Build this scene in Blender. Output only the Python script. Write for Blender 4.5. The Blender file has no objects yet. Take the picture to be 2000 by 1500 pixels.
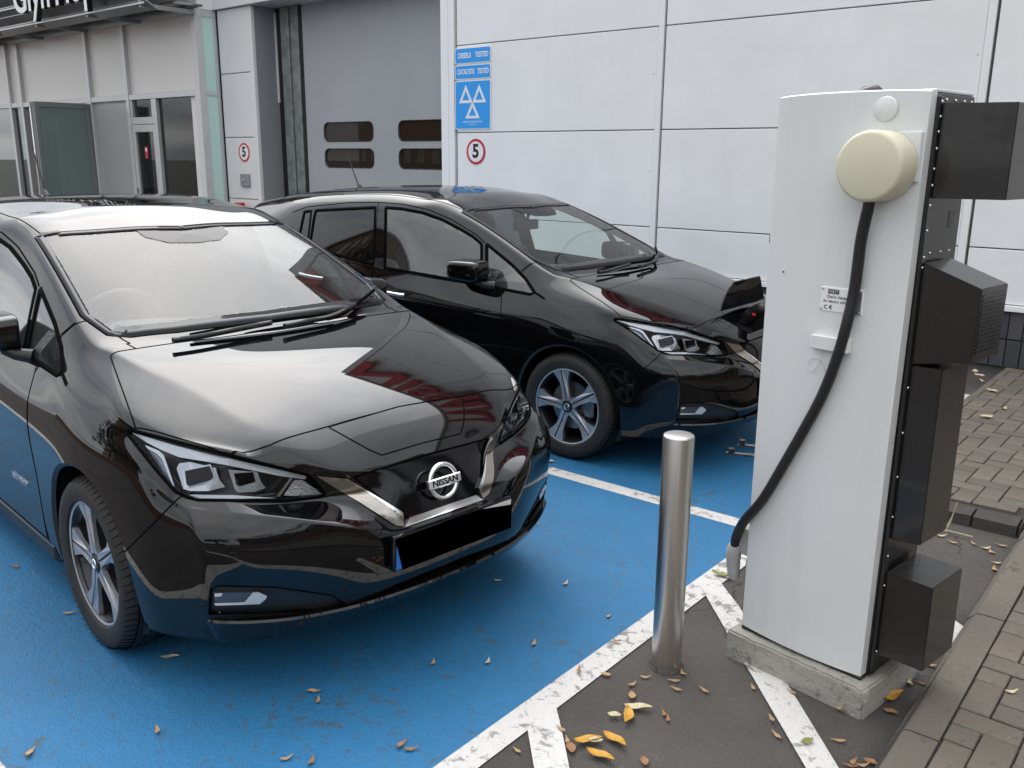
import bpy, bmesh, math, random
from mathutils import Vector, Matrix
from mathutils.bvhtree import BVHTree
R_ = math.radians
random.seed(7)
scene = bpy.context.scene
col = scene.collection

# ------------------------------------------------------------------ camera
# world: X along the white wall, Y towards it, Z up; photo is 2000 x 1500 px
CAM_H = 1.7204
FPX = 1750.65
RT = Vector((0.7701383495816508, 0.6378272539874883, 0.007957171258115256))
DN = Vector((0.16187449018957395, -0.18335726937678495, -0.969627124823019))
FW = Vector((-0.6169956012237984, 0.7480350966615598, -0.24445842638987592))
CAM = Vector((0, 0, CAM_H))
cam_data = bpy.data.cameras.new('camera')
cam = bpy.data.objects.new('camera', cam_data)
col.objects.link(cam)
cam.matrix_world = Matrix(((RT.x, -DN.x, -FW.x, 0), (RT.y, -DN.y, -FW.y, 0), (RT.z, -DN.z, -FW.z, CAM_H), (0, 0, 0, 1)))
cam_data.sensor_fit = 'HORIZONTAL'
cam_data.sensor_width = 36.0
cam_data.lens = FPX / 2000.0 * 36.0
cam_data.clip_start = 0.05
cam_data.clip_end = 2000
scene.camera = cam

# ------------------------------------------------------------------ sky, sun, exposure
SUN_EL, SUN_AZ = R_(50), R_(314)      # a veiled sun, high beyond the wall
world = bpy.data.worlds.new('World')
scene.world = world
world.use_nodes = True
wn, wl = world.node_tree.nodes, world.node_tree.links
wn.clear()
sky = wn.new('ShaderNodeTexSky'); sky.sky_type = 'NISHITA'; sky.sun_disc = False
sky.sun_elevation = SUN_EL; sky.sun_rotation = SUN_AZ; sky.air_density = 1.0; sky.dust_density = 3.0
tc = wn.new('ShaderNodeTexCoord')
# a broken cloud layer: direction projected onto a plane high above
sep = wn.new('ShaderNodeSeparateXYZ'); wl.new(tc.outputs['Generated'], sep.inputs[0])
zc = wn.new('ShaderNodeMath'); zc.operation = 'MAXIMUM'; zc.inputs[1].default_value = 0.0
wl.new(sep.outputs['Z'], zc.inputs[0])
za = wn.new('ShaderNodeMath'); za.operation = 'ADD'; za.inputs[1].default_value = 0.16
wl.new(zc.outputs[0], za.inputs[0])
dx = wn.new('ShaderNodeMath'); dx.operation = 'DIVIDE'; wl.new(sep.outputs['X'], dx.inputs[0]); wl.new(za.outputs[0], dx.inputs[1])
dy = wn.new('ShaderNodeMath'); dy.operation = 'DIVIDE'; wl.new(sep.outputs['Y'], dy.inputs[0]); wl.new(za.outputs[0], dy.inputs[1])
cmb = wn.new('ShaderNodeCombineXYZ'); wl.new(dx.outputs[0], cmb.inputs[0]); wl.new(dy.outputs[0], cmb.inputs[1])
nz = wn.new('ShaderNodeTexNoise'); nz.inputs['Scale'].default_value = 1.1; nz.inputs['Detail'].default_value = 6; nz.inputs['Roughness'].default_value = .58
wl.new(cmb.outputs[0], nz.inputs['Vector'])
cr = wn.new('ShaderNodeValToRGB')
cr.color_ramp.elements[0].position = .33; cr.color_ramp.elements[0].color = (.45, .50, .58, 1)
cr.color_ramp.elements[1].position = .62; cr.color_ramp.elements[1].color = (1.0, .99, .985, 1)
wl.new(nz.outputs['Fac'], cr.inputs[0])
# overcast luminance: about three times brighter overhead than at the horizon
gr = wn.new('ShaderNodeMapRange'); gr.inputs['From Min'].default_value = 0; gr.inputs['From Max'].default_value = 1; gr.inputs['To Min'].default_value = 8.6; gr.inputs['To Max'].default_value = 13.5
wl.new(zc.outputs[0], gr.inputs['Value'])
# the cloud is brighter towards the sun hidden behind it
sdir = (math.sin(SUN_AZ) * math.cos(SUN_EL), math.cos(SUN_AZ) * math.cos(SUN_EL), math.sin(SUN_EL))
dt = wn.new('ShaderNodeVectorMath'); dt.operation = 'DOT_PRODUCT'; wl.new(tc.outputs['Generated'], dt.inputs[0]); dt.inputs[1].default_value = sdir
dm = wn.new('ShaderNodeMath'); dm.operation = 'MAXIMUM'; dm.inputs[1].default_value = 0.0; wl.new(dt.outputs['Value'], dm.inputs[0])
dp = wn.new('ShaderNodeMath'); dp.operation = 'POWER'; dp.inputs[1].default_value = 9.0; wl.new(dm.outputs[0], dp.inputs[0])
dg_ = wn.new('ShaderNodeMath'); dg_.operation = 'MULTIPLY_ADD'; dg_.inputs[1].default_value = 2.25; dg_.inputs[2].default_value = 1.0; wl.new(dp.outputs[0], dg_.inputs[0])
gm = wn.new('ShaderNodeMath'); gm.operation = 'MULTIPLY'; wl.new(gr.outputs[0], gm.inputs[0]); wl.new(dg_.outputs[0], gm.inputs[1])
sc_ = wn.new('ShaderNodeVectorMath'); sc_.operation = 'SCALE'; wl.new(gm.outputs[0], sc_.inputs['Scale'])
wl.new(cr.outputs['Color'], sc_.inputs[0])
mx = wn.new('ShaderNodeMix'); mx.data_type = 'RGBA'; mx.inputs['Factor'].default_value = .88
wl.new(sky.outputs[0], mx.inputs['A']); wl.new(sc_.outputs[0], mx.inputs['B'])
bg = wn.new('ShaderNodeBackground'); bg.inputs['Strength'].default_value = 0.12
wl.new(mx.outputs['Result'], bg.inputs['Color'])
wo = wn.new('ShaderNodeOutputWorld'); wl.new(bg.outputs[0], wo.inputs['Surface'])

sun_data = bpy.data.lights.new('sun', 'SUN')
sun_data.energy = 0.7; sun_data.angle = R_(70); sun_data.color = (1, .975, .94)
sun = bpy.data.objects.new('sun', sun_data); col.objects.link(sun)
_sd = Vector((math.sin(SUN_AZ) * math.cos(SUN_EL), math.cos(SUN_AZ) * math.cos(SUN_EL), math.sin(SUN_EL)))
sun.rotation_euler = _sd.to_track_quat('Z', 'Y').to_euler()
sun.location = _sd * 30
vs = scene.view_settings
scene.display_settings.display_device = 'sRGB'
vs.view_transform = 'Standard'; vs.look = 'None'; vs.gamma = 1; vs.use_curve_mapping = False
vs.exposure = 0.60
scene.cycles.max_bounces = 10
scene.cycles.transparent_max_bounces = 16
scene.cycles.transmission_bounces = 8
scene.cycles.glossy_bounces = 5
scene.cycles.caustics_reflective = False
scene.cycles.caustics_refractive = False

# ------------------------------------------------------------------ pixel helpers (a pixel is only a direction)
def pxray(x, y):
    d = RT * (x - 1000) + DN * (y - 750) + FW * FPX
    return d.normalized()
def onZ(x, y, z=0.0):
    d = pxray(x, y); return CAM + d * ((z - CAM_H) / d.z)
def onY(x, y, Y):
    d = pxray(x, y); return CAM + d * (Y / d.y)
def onX(x, y, X):
    d = pxray(x, y); return CAM + d * (X / d.x)

# ------------------------------------------------------------------ materials
MATS = {}
def mat(name, base=(.5, .5, .5), rough=.5, metal=0.0, coat=0.0, spec=.5, ior=1.5, noise=None, bump=None, trans=0.0, alpha=1.0, emit=None, coords='Object', streak=None):
    """noise=(scale, amount, detail) darkens/lightens base; bump=(scale, strength, distance)"""
    if name in MATS: return MATS[name]
    m = bpy.data.materials.new(name); m.use_nodes = True
    nt = m.node_tree; b = nt.nodes['Principled BSDF']
    b.inputs['Base Color'].default_value = (*base, 1)
    b.inputs['Roughness'].default_value = rough
    b.inputs['Metallic'].default_value = metal
    b.inputs['IOR'].default_value = ior
    b.inputs['Specular IOR Level'].default_value = spec
    b.inputs['Coat Weight'].default_value = coat
    b.inputs['Coat Roughness'].default_value = .03
    b.inputs['Transmission Weight'].default_value = trans
    b.inputs['Alpha'].default_value = alpha
    if emit:
        b.inputs['Emission Color'].default_value = (*emit[0], 1); b.inputs['Emission Strength'].default_value = emit[1]
    if noise or bump:
        t = nt.nodes.new('ShaderNodeTexCoord')
    if noise:
        n = nt.nodes.new('ShaderNodeTexNoise'); n.inputs['Scale'].default_value = noise[0]; n.inputs['Detail'].default_value = noise[2] if len(noise) > 2 else 4
        nt.links.new(t.outputs[coords], n.inputs['Vector'])
        r = nt.nodes.new('ShaderNodeValToRGB')
        a = noise[1]
        r.color_ramp.elements[0].position = .3; r.color_ramp.elements[1].position = .7
        r.color_ramp.elements[0].color = (*[max(0, c * (1 - a)) for c in base], 1)
        r.color_ramp.elements[1].color = (*[min(1, c * (1 + a)) for c in base], 1)
        nt.links.new(n.outputs['Fac'], r.inputs[0]); nt.links.new(r.outputs[0], b.inputs['Base Color'])
        mr = nt.nodes.new('ShaderNodeMapRange'); mr.inputs['To Min'].default_value = max(0, rough - .06); mr.inputs['To Max'].default_value = min(1, rough + .06)
        if rough > .12:
            nt.links.new(n.outputs['Fac'], mr.inputs['Value']); nt.links.new(mr.outputs[0], b.inputs['Roughness'])
    if bump:
        n2 = nt.nodes.new('ShaderNodeTexNoise'); n2.inputs['Scale'].default_value = bump[0]; n2.inputs['Detail'].default_value = 5
        nt.links.new(t.outputs[coords], n2.inputs['Vector'])
        bp = nt.nodes.new('ShaderNodeBump'); bp.inputs['Strength'].default_value = bump[1]; bp.inputs['Distance'].default_value = bump[2]
        nt.links.new(n2.outputs['Fac'], bp.inputs['Height']); nt.links.new(bp.outputs[0], b.inputs['Normal'])
    if streak:                                     # faint vertical run marks: (across, along, amount)
        t2 = nt.nodes.new('ShaderNodeTexCoord'); mp = nt.nodes.new('ShaderNodeMapping'); mp.inputs['Scale'].default_value = (streak[0], streak[0], streak[1])
        n3 = nt.nodes.new('ShaderNodeTexNoise'); n3.inputs['Scale'].default_value = 1; n3.inputs['Detail'].default_value = 5
        nt.links.new(t2.outputs['Object'], mp.inputs[0]); nt.links.new(mp.outputs[0], n3.inputs['Vector'])
        r3 = nt.nodes.new('ShaderNodeMapRange'); r3.inputs['From Min'].default_value = .52; r3.inputs['From Max'].default_value = .75; r3.inputs['To Min'].default_value = 0; r3.inputs['To Max'].default_value = streak[2]
        nt.links.new(n3.outputs['Fac'], r3.inputs['Value'])
        mm = nt.nodes.new('ShaderNodeMix'); mm.data_type = 'RGBA'; nt.links.new(r3.outputs[0], mm.inputs['Factor'])
        src = b.inputs['Base Color'].links[0].from_socket if b.inputs['Base Color'].links else None
        if src: nt.links.new(src, mm.inputs['A'])
        else: mm.inputs['A'].default_value = (*base, 1)
        mm.inputs['B'].default_value = (base[0] * .55, base[1] * .52, base[2] * .46, 1)
        nt.links.new(mm.outputs['Result'], b.inputs['Base Color'])
    MATS[name] = m
    return m

def glass_mat(name, tint=(.8, .9, .88), refl_ior=1.52, opacity=.0, dark=(.02, .02, .02), mult=1.0):
    """thin pane: fresnel mirror over tinted see-through (a solid pane that is not refracted)"""
    if name in MATS: return MATS[name]
    m = bpy.data.materials.new(name); m.use_nodes = True
    nt = m.node_tree; nt.nodes.clear()
    o = nt.nodes.new('ShaderNodeOutputMaterial')
    tr = nt.nodes.new('ShaderNodeBsdfTransparent'); tr.inputs[0].default_value = (*tint, 1)
    gl = nt.nodes.new('ShaderNodeBsdfGlossy'); gl.inputs['Roughness'].default_value = .01
    df = nt.nodes.new('ShaderNodeBsdfDiffuse'); df.inputs[0].default_value = (*dark, 1)
    fr = nt.nodes.new('ShaderNodeFresnel')
    ge = nt.nodes.new('ShaderNodeNewGeometry'); iv = nt.nodes.new('ShaderNodeMath'); iv.operation = 'MULTIPLY_ADD'   # same reflection from either side of the pane
    iv.inputs[1].default_value = 1 / refl_ior - refl_ior; iv.inputs[2].default_value = refl_ior
    nt.links.new(ge.outputs['Backfacing'], iv.inputs[0]); nt.links.new(iv.outputs[0], fr.inputs[0])
    ml = nt.nodes.new('ShaderNodeMath'); ml.operation = 'MULTIPLY'; ml.inputs[1].default_value = mult; ml.use_clamp = True
    m1 = nt.nodes.new('ShaderNodeMixShader'); m1.inputs[0].default_value = opacity
    m2 = nt.nodes.new('ShaderNodeMixShader')
    nt.links.new(tr.outputs[0], m1.inputs[1]); nt.links.new(df.outputs[0], m1.inputs[2])
    nt.links.new(fr.outputs[0], ml.inputs[0]); nt.links.new(ml.outputs[0], m2.inputs[0])
    nt.links.new(m1.outputs[0], m2.inputs[1]); nt.links.new(gl.outputs[0], m2.inputs[2])
    nt.links.new(m2.outputs[0], o.inputs[0])
    MATS[name] = m
    return m

# ------------------------------------------------------------------ object helpers
def link(name, me, m=None, parent=None, smooth=False):
    o = bpy.data.objects.new(name, me); col.objects.link(o)
    if m is not None and not me.materials:
        me.materials.append(m)
    if smooth:
        for p in me.polygons: p.use_smooth = True
    if parent is not None: o.parent = parent
    return o
def bmobj(name, bm, m, parent=None, smooth=False, sharp=None):
    me = bpy.data.meshes.new(name)
    bmesh.ops.recalc_face_normals(bm, faces=bm.faces)
    bm.to_mesh(me); bm.free()
    o = link(name, me, m, parent, smooth)
    if smooth and sharp is not None:
        me.set_sharp_from_angle(angle=R_(sharp))
    return o
def pyobj(name, v, f, m, parent=None, smooth=False):
    me = bpy.data.meshes.new(name); me.from_pydata([tuple(a) for a in v], [], f); me.update()
    return link(name, me, m, parent, smooth)
def empty(name, loc=(0, 0, 0), rz=0.0, parent=None):
    o = bpy.data.objects.new(name, None); col.objects.link(o)
    o.location = loc; o.rotation_euler = (0, 0, rz); o.empty_display_size = .1
    if parent is not None: o.parent = parent
    return o
def tag(o, label, cat, group=None):
    o['label'] = label; o['category'] = cat
    if group: o['group'] = group
    return o
def struct(o, label=None):
    o['kind'] = 'structure'
    if label: o['label'] = label
    return o
def add_box(bm, x0, x1, y0, y1, z0, z1, bevel=0.0, mtx=None, seg=1):
    vs_ = [bm.verts.new((x, y, z)) for z in (z0, z1) for y in (y0, y1) for x in (x0, x1)]
    fs = [bm.faces.new([vs_[i] for i in q]) for q in ((0, 2, 3, 1), (4, 5, 7, 6), (0, 1, 5, 4), (2, 6, 7, 3), (0, 4, 6, 2), (1, 3, 7, 5))]
    if mtx is not None:
        for v_ in vs_: v_.co = mtx @ v_.co
    if bevel:
        es = list({e for f in fs for e in f.edges})
        bmesh.ops.bevel(bm, geom=es, offset=bevel, segments=seg, affect='EDGES', profile=.6)
def box(name, x0, x1, y0, y1, z0, z1, m, parent=None, bevel=0.0, mtx=None, seg=1):
    bm = bmesh.new(); add_box(bm, min(x0, x1), max(x0, x1), min(y0, y1), max(y0, y1), min(z0, z1), max(z0, z1), bevel, mtx, seg)
    return bmobj(name, bm, m, parent)
def add_tube(bm, pts, r, n=10, caps=True):
    pts = [Vector(p) for p in pts]; rings = []
    up = Vector((0, 0, 1)); prev = None
    for i, p in enumerate(pts):
        t = (pts[min(i + 1, len(pts) - 1)] - pts[max(i - 1, 0)]).normalized()
        a = prev if prev is not None else (up if abs(t.z) < .9 else Vector((1, 0, 0)))
        u = (a - t * a.dot(t)).normalized(); w = t.cross(u); prev = u
        rr = r[i] if isinstance(r, (list, tuple)) else r
        rings.append([bm.verts.new(p + u * (rr * math.cos(2 * math.pi * k / n)) + w * (rr * math.sin(2 * math.pi * k / n))) for k in range(n)])
    for a, b in zip(rings, rings[1:]):
        for k in range(n):
            bm.faces.new((a[k], a[(k + 1) % n], b[(k + 1) % n], b[k]))
    if caps:
        bm.faces.new(rings[0][::-1]); bm.faces.new(rings[-1])
def tube(name, pts, r, m, parent=None, n=10):
    bm = bmesh.new(); add_tube(bm, pts, r, n); return bmobj(name, bm, m, parent, True, 50)
def spline(P, n=8):
    P = [Vector(p) for p in P]; out = []
    for i in range(len(P) - 1):
        p0, p1, p2, p3 = P[max(i - 1, 0)], P[i], P[i + 1], P[min(i + 2, len(P) - 1)]
        for k in range(n):
            t = k / n
            out.append(.5 * ((2 * p1) + (p2 - p0) * t + (2 * p0 - 5 * p1 + 4 * p2 - p3) * t * t + (3 * p1 - p0 - 3 * p2 + p3) * t ** 3))
    out.append(P[-1]); return out
def lathe(name, prof, m, parent=None, n=48, axis='Z', sharp=35, mtx=None):
    """prof: list of (r, h); closed to the axis where r == 0"""
    bm = bmesh.new(); rings = []
    for r, h in prof:
        if r < 1e-6: rings.append([bm.verts.new((0, 0, h))])
        else: rings.append([bm.verts.new((r * math.cos(2 * math.pi * k / n), r * math.sin(2 * math.pi * k / n), h)) for k in range(n)])
    for a, b in zip(rings, rings[1:]):
        for k in range(n):
            q = [a[k % len(a)], a[(k + 1) % len(a)], b[(k + 1) % len(b)], b[k % len(b)]]
            q = list(dict.fromkeys(q))
            if len(q) > 2: bm.faces.new(q)
    if axis == 'Y': bmesh.ops.rotate(bm, cent=(0, 0, 0), matrix=Matrix.Rotation(R_(90), 3, 'X'), verts=bm.verts)   # +z -> -y
    if axis == 'X': bmesh.ops.rotate(bm, cent=(0, 0, 0), matrix=Matrix.Rotation(R_(90), 3, 'Y'), verts=bm.verts)
    if mtx is not None: bmesh.ops.transform(bm, matrix=mtx, verts=bm.verts)
    return bmobj(name, bm, m, parent, True, sharp)
def prism(name, poly, h0, h1, m, parent=None, mtx=None, bevel=0.0):
    """2D polygon (x, y) extruded from h0 to h1 along local z"""
    bm = bmesh.new()
    a = [bm.verts.new((p[0], p[1], h0)) for p in poly]; b = [bm.verts.new((p[0], p[1], h1)) for p in poly]
    bm.faces.new(a[::-1]); bm.faces.new(b)
    n = len(poly)
    for i in range(n): bm.faces.new((a[i], a[(i + 1) % n], b[(i + 1) % n], b[i]))
    if bevel: bmesh.ops.bevel(bm, geom=list(bm.edges), offset=bevel, segments=1, affect='EDGES')
    if mtx is not None: bmesh.ops.transform(bm, matrix=mtx, verts=bm.verts)
    return bmobj(name, bm, m, parent)
def text_mesh(name, body, size, m, mtx, parent=None, depth=.002, align='CENTER', sx=1.0, bold=0.0):
    cu = bpy.data.curves.new(name, 'FONT'); cu.body = body; cu.size = size; cu.extrude = depth; cu.align_x = align; cu.align_y = 'CENTER'; cu.offset = bold
    cu.resolution_u = 4
    t = bpy.data.objects.new(name + '_tmp', cu); col.objects.link(t)
    dg = bpy.context.evaluated_depsgraph_get(); dg.update()
    me = bpy.data.meshes.new_from_object(t.evaluated_get(dg))
    bpy.data.objects.remove(t); bpy.data.curves.remove(cu)
    me.transform(Matrix.Diagonal((sx, 1, 1, 1))); me.transform(mtx)
    me.materials.clear()
    me.name = name
    return link(name, me, m, parent)
FACE_MY = Matrix(((1, 0, 0, 0), (0, 0, -1, 0), (0, 1, 0, 0), (0, 0, 0, 1)))   # local xy plane -> faces -Y, reading left to right along +X
# ------------------------------------------------------------------ the car: cage
# car frame: x forward from the front axle, y left (driver's side is -y), z up
CAR1 = (Vector((-2.9050, 2.1702, 0)), R_(-5.589))
CAR2 = (Vector((-2.9593, 4.9471, 0)), R_(0.263))
def car_mtx(c): return Matrix.Translation(c[0]) @ Matrix.Rotation(c[1], 4, 'Z')
M1 = car_mtx(CAR1); M1i = M1.inverted(); CAM1 = M1i @ CAM
def car1_dir(x, y): return (M1i.to_3x3() @ pxray(x, y)).normalized()
M2 = car_mtx(CAR2); M2i = M2.inverted(); CAM2 = M2i @ CAM
def car2_dir(x, y): return (M2i.to_3x3() @ pxray(x, y)).normalized()

# side columns, rear to front corner; rows from the sill to the belt line
SIDE = [
 [(-3.40,-.70,.26),(-3.45,-.74,.36),(-3.49,-.755,.52),(-3.50,-.765,.68),(-3.49,-.765,.80),(-3.47,-.75,.93),(-3.44,-.70,1.08)],
 [(-3.10,-.82,.24),(-3.12,-.855,.34),(-3.13,-.868,.52),(-3.13,-.872,.66),(-3.13,-.868,.79),(-3.12,-.845,.91),(-3.12,-.785,1.06)],
 [(-2.70,-.85,.21),(-2.70,-.875,.33),(-2.70,-.888,.52),(-2.70,-.892,.66),(-2.70,-.888,.775),(-2.70,-.866,.885),(-2.70,-.81,1.04)],
 [(-2.20,-.85,.20),(-2.20,-.872,.33),(-2.20,-.878,.50),(-2.20,-.884,.65),(-2.20,-.883,.76),(-2.20,-.868,.865),(-2.20,-.818,1.015)],
 [(-1.68,-.85,.20),(-1.68,-.87,.33),(-1.68,-.874,.50),(-1.68,-.880,.645),(-1.68,-.882,.75),(-1.68,-.870,.845),(-1.68,-.824,.992)],
 [(-1.38,-.85,.20),(-1.38,-.869,.33),(-1.38,-.873,.50),(-1.38,-.879,.642),(-1.38,-.882,.745),(-1.38,-.871,.838),(-1.38,-.823,.978)],
 [(-1.08,-.85,.20),(-1.08,-.868,.33),(-1.08,-.872,.50),(-1.08,-.878,.64),(-1.08,-.882,.742),(-1.08,-.871,.83),(-1.08,-.819,.965)],
 [(-.52,-.852,.20),(-.52,-.868,.33),(-.52,-.874,.50),(-.52,-.882,.64),(-.51,-.883,.74),(-.50,-.869,.82),(-.53,-.806,.946)],
 [(-.20,-.855,.20),(-.20,-.872,.33),(-.20,-.884,.50),(-.20,-.892,.64),(-.20,-.886,.74),(-.20,-.868,.815),(-.20,-.823,.917)],
 [(.05,-.86,.20),(.05,-.878,.33),(.05,-.892,.50),(.05,-.894,.64),(.05,-.882,.735),(.05,-.862,.80),(.05,-.819,.888)],
 [(.37,-.845,.215),(.365,-.868,.35),(.355,-.872,.50),(.35,-.864,.63),(.335,-.848,.735),(.31,-.828,.80),(.265,-.805,.857)],
 [(.50,-.808,.222),(.52,-.828,.345),(.52,-.834,.49),(.515,-.828,.61),(.475,-.815,.70),(.445,-.802,.76),(.46,-.735,.838)],
 [(.60,-.755,.228),(.655,-.762,.34),(.668,-.771,.48),(.668,-.776,.594),(.60,-.772,.672),(.545,-.776,.712),(.60,-.655,.822)],
]
# front columns, corner to centre line
FRONT = [
 SIDE[-1],
 [(.665,-.69,.224),(.712,-.692,.34),(.735,-.695,.47),(.735,-.695,.585),(.678,-.695,.662),(.618,-.695,.697),(.655,-.585,.808)],
 [(.72,-.60,.222),(.760,-.60,.34),(.790,-.60,.46),(.790,-.60,.575),(.745,-.605,.648),(.695,-.585,.672),(.708,-.475,.790)],
 [(.80,-.41,.235),(.865,-.40,.34),(.885,-.40,.45),(.888,-.40,.54),(.872,-.41,.602),(.770,-.375,.650),(.785,-.355,.745)],
 [(.835,-.20,.265),(.905,-.20,.345),(.918,-.20,.43),(.915,-.20,.495),(.893,-.20,.535),(.850,-.19,.64),(.808,-.18,.722)],
 [(.845,0,.280),(.915,0,.35),(.928,0,.43),(.922,0,.505),(.893,0,.538),(.858,0,.64),(.813,0,.718)],
]
# upper columns from the belt / shoulder line to the centre line, one list per side column
TOP = [
 [(-3.47,-.64,1.165),(-3.48,-.55,1.24),(-3.52,-.42,1.325),(-3.55,-.21,1.345),(-3.56,0,1.35)],
 [(-3.12,-.71,1.19),(-3.12,-.60,1.30),(-3.16,-.45,1.395),(-3.17,-.22,1.412),(-3.17,0,1.415)],
 [(-2.70,-.745,1.21),(-2.70,-.65,1.36),(-2.72,-.48,1.45),(-2.72,-.24,1.468),(-2.72,0,1.472)],
 [(-2.20,-.762,1.215),(-2.20,-.675,1.40),(-2.20,-.50,1.485),(-2.20,-.25,1.505),(-2.20,0,1.51)],
 [(-1.69,-.770,1.215),(-1.70,-.680,1.415),(-1.70,-.50,1.495),(-1.70,-.25,1.513),(-1.70,0,1.518)],
 [(-1.38,-.757,1.205),(-1.38,-.660,1.408),(-1.38,-.47,1.468),(-1.37,-.24,1.489),(-1.36,0,1.495)],
 [(-1.085,-.733,1.183),(-1.09,-.615,1.380),(-1.07,-.42,1.412),(-1.055,-.20,1.426),(-1.05,0,1.430)],
 [(-.475,-.757,1.040),(-.42,-.690,1.120),(-.45,-.46,1.165),(-.465,-.22,1.183),(-.47,0,1.188)],
 [(-.188,-.758,.990),(-.175,-.672,1.045),(-.150,-.44,1.043),(-.130,-.22,1.038),(-.120,0,1.036)],
 [(.045,-.756,.955),(.05,-.640,1.004),(.05,-.42,1.017),(.06,-.22,1.016),(.06,0,1.015)],
 [(.238,-.774,.908),(.265,-.588,.956),(.27,-.39,.974),(.28,-.22,.980),(.285,0,.981)],
 [(.475,-.690,.858),(.575,-.520,.866),(.61,-.35,.866),(.63,-.20,.866),(.64,0,.866)],
 [FRONT[j][6] for j in (1, 2, 3, 4, 5)],
]
REAR_C = [(-3.42,0,.28),(-3.50,0,.37),(-3.54,0,.52),(-3.55,0,.68),(-3.53,0,.80),(-3.50,0,.95)]

def build_half_body(level=4):
    V, F, idx = [], [], {}
    def vid(key, co):
        if key not in idx: idx[key] = len(V); V.append(Vector(co))
        return idx[key]
    nI, nK = len(SIDE), 7
    S = [[vid(('s', i, k), SIDE[i][k]) for k in range(nK)] for i in range(nI)]
    FR = [S[-1]] + [[vid(('f', j, k), FRONT[j][k]) for k in range(nK)] for j in range(1, 6)]
    T = []
    for i in range(nI):
        if i == nI - 1: T.append([FR[j][6] for j in range(6)])
        else: T.append([S[i][6]] + [vid(('t', i, j), TOP[i][j]) for j in range(5)])
    RE = [S[0]]
    for j in range(1, 6):
        row = []
        for k in range(6):
            t = j / 5; a = Vector(SIDE[0][k]); b = Vector(REAR_C[k])
            p = a.lerp(b, t); p.x = a.x + (b.x - a.x) * math.sin(t * math.pi / 2)
            row.append(vid(('r', j, k), p))
        row.append(T[0][j]); RE.append(row)
    def q(a, b, c, d): F.append((a, b, c, d))
    for i in range(nI - 1):
        for k in range(nK - 1): q(S[i][k], S[i + 1][k], S[i + 1][k + 1], S[i][k + 1])
        for j in range(5): q(T[i][j], T[i + 1][j], T[i + 1][j + 1], T[i][j + 1])
    for j in range(5):
        for k in range(nK - 1):
            q(FR[j][k], FR[j + 1][k], FR[j + 1][k + 1], FR[j][k + 1])
            q(RE[j + 1][k], RE[j][k], RE[j][k + 1], RE[j + 1][k + 1])
    # mirror to a full cage so the centre line stays smooth
    n = len(V); mir = {}
    VV = [v.copy() for v in V]; FF = list(F)
    for i, v in enumerate(V):
        if abs(v.y) < 1e-6: mir[i] = i
        else: mir[i] = len(VV); VV.append(Vector((v.x, -v.y, v.z)))
    for f in F: FF.append(tuple(mir[a] for a in f[::-1]))
    cr = {}
    def crease(a, b, w):
        for x, y in ((a, b), (mir[a], mir[b])): cr[frozenset((x, y))] = w
    for i in range(nI - 1):
        crease(S[i][5], S[i + 1][5], .30 if i < 9 else .12)
        crease(S[i][6], S[i + 1][6], .35 if i < 8 else .15)
    for j in range(5):
        crease(FR[j][4], FR[j + 1][4], .9 if j < 3 else .55)
        crease(FR[j][5], FR[j + 1][5], .75 if j < 3 else .2)
        crease(FR[j][6], FR[j + 1][6], .35 if j < 2 else .75)
        crease(FR[j][1], FR[j + 1][1], .35)
        crease(T[8][j], T[8][j + 1], .55 if j > 1 else .05)
        crease(T[0][j], T[0][j + 1], .5)
        crease(T[11][j], T[11][j + 1], .10 if j else 0)
        crease(RE[j][5], RE[j + 1][5], .4)
    for k in range(5): crease(S[-1][k], S[-1][k + 1], .95 if k < 4 else .3)
    for i in range(6, 8): crease(T[i][2], T[i + 1][2], .45)
    for i in range(8, 11): crease(T[i][2], T[i + 1][2], .60)
    me = bpy.data.meshes.new('cage'); me.from_pydata([tuple(v) for v in VV], [], FF); me.update()
    at = me.attributes.new('crease_edge', 'FLOAT', 'EDGE')
    for e in me.edges:
        at.data[e.index].value = cr.get(frozenset(e.vertices), 0.0)
    ob = bpy.data.objects.new('cage', me); col.objects.link(ob)
    md = ob.modifiers.new('s', 'SUBSURF'); md.levels = 1; md.use_limit_surface = True; md.boundary_smooth = 'ALL'
    tgt = [v.copy() for v in VV]
    for it in range(7):
        dg = bpy.context.evaluated_depsgraph_get(); dg.update()
        ev = ob.evaluated_get(dg); em = ev.to_mesh()
        pos = [em.vertices[i].co.copy() for i in range(len(VV))]
        ev.to_mesh_clear()
        for i in range(len(VV)): me.vertices[i].co += (tgt[i] - pos[i]) * .85
        me.update()
    md.levels = level
    dg = bpy.context.evaluated_depsgraph_get(); dg.update()
    ev = ob.evaluated_get(dg)
    fm = bpy.data.meshes.new_from_object(ev)
    bpy.data.objects.remove(ob); bpy.data.meshes.remove(me)
    bm = bmesh.new(); bm.from_mesh(fm); bpy.data.meshes.remove(fm)
    return bm

FULL = build_half_body(4)
FULL.normal_update()
BVH = BVHTree.FromBMesh(FULL)
def hit1(x, y):
    """point (car frame) where the photo pixel of the first car meets its body"""
    p, n, i, d = BVH.ray_cast(CAM1, car1_dir(x, y)); return p
def hit2(x, y):
    p, n, i, d = BVH.ray_cast(CAM2, car2_dir(x, y)); return p
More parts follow.
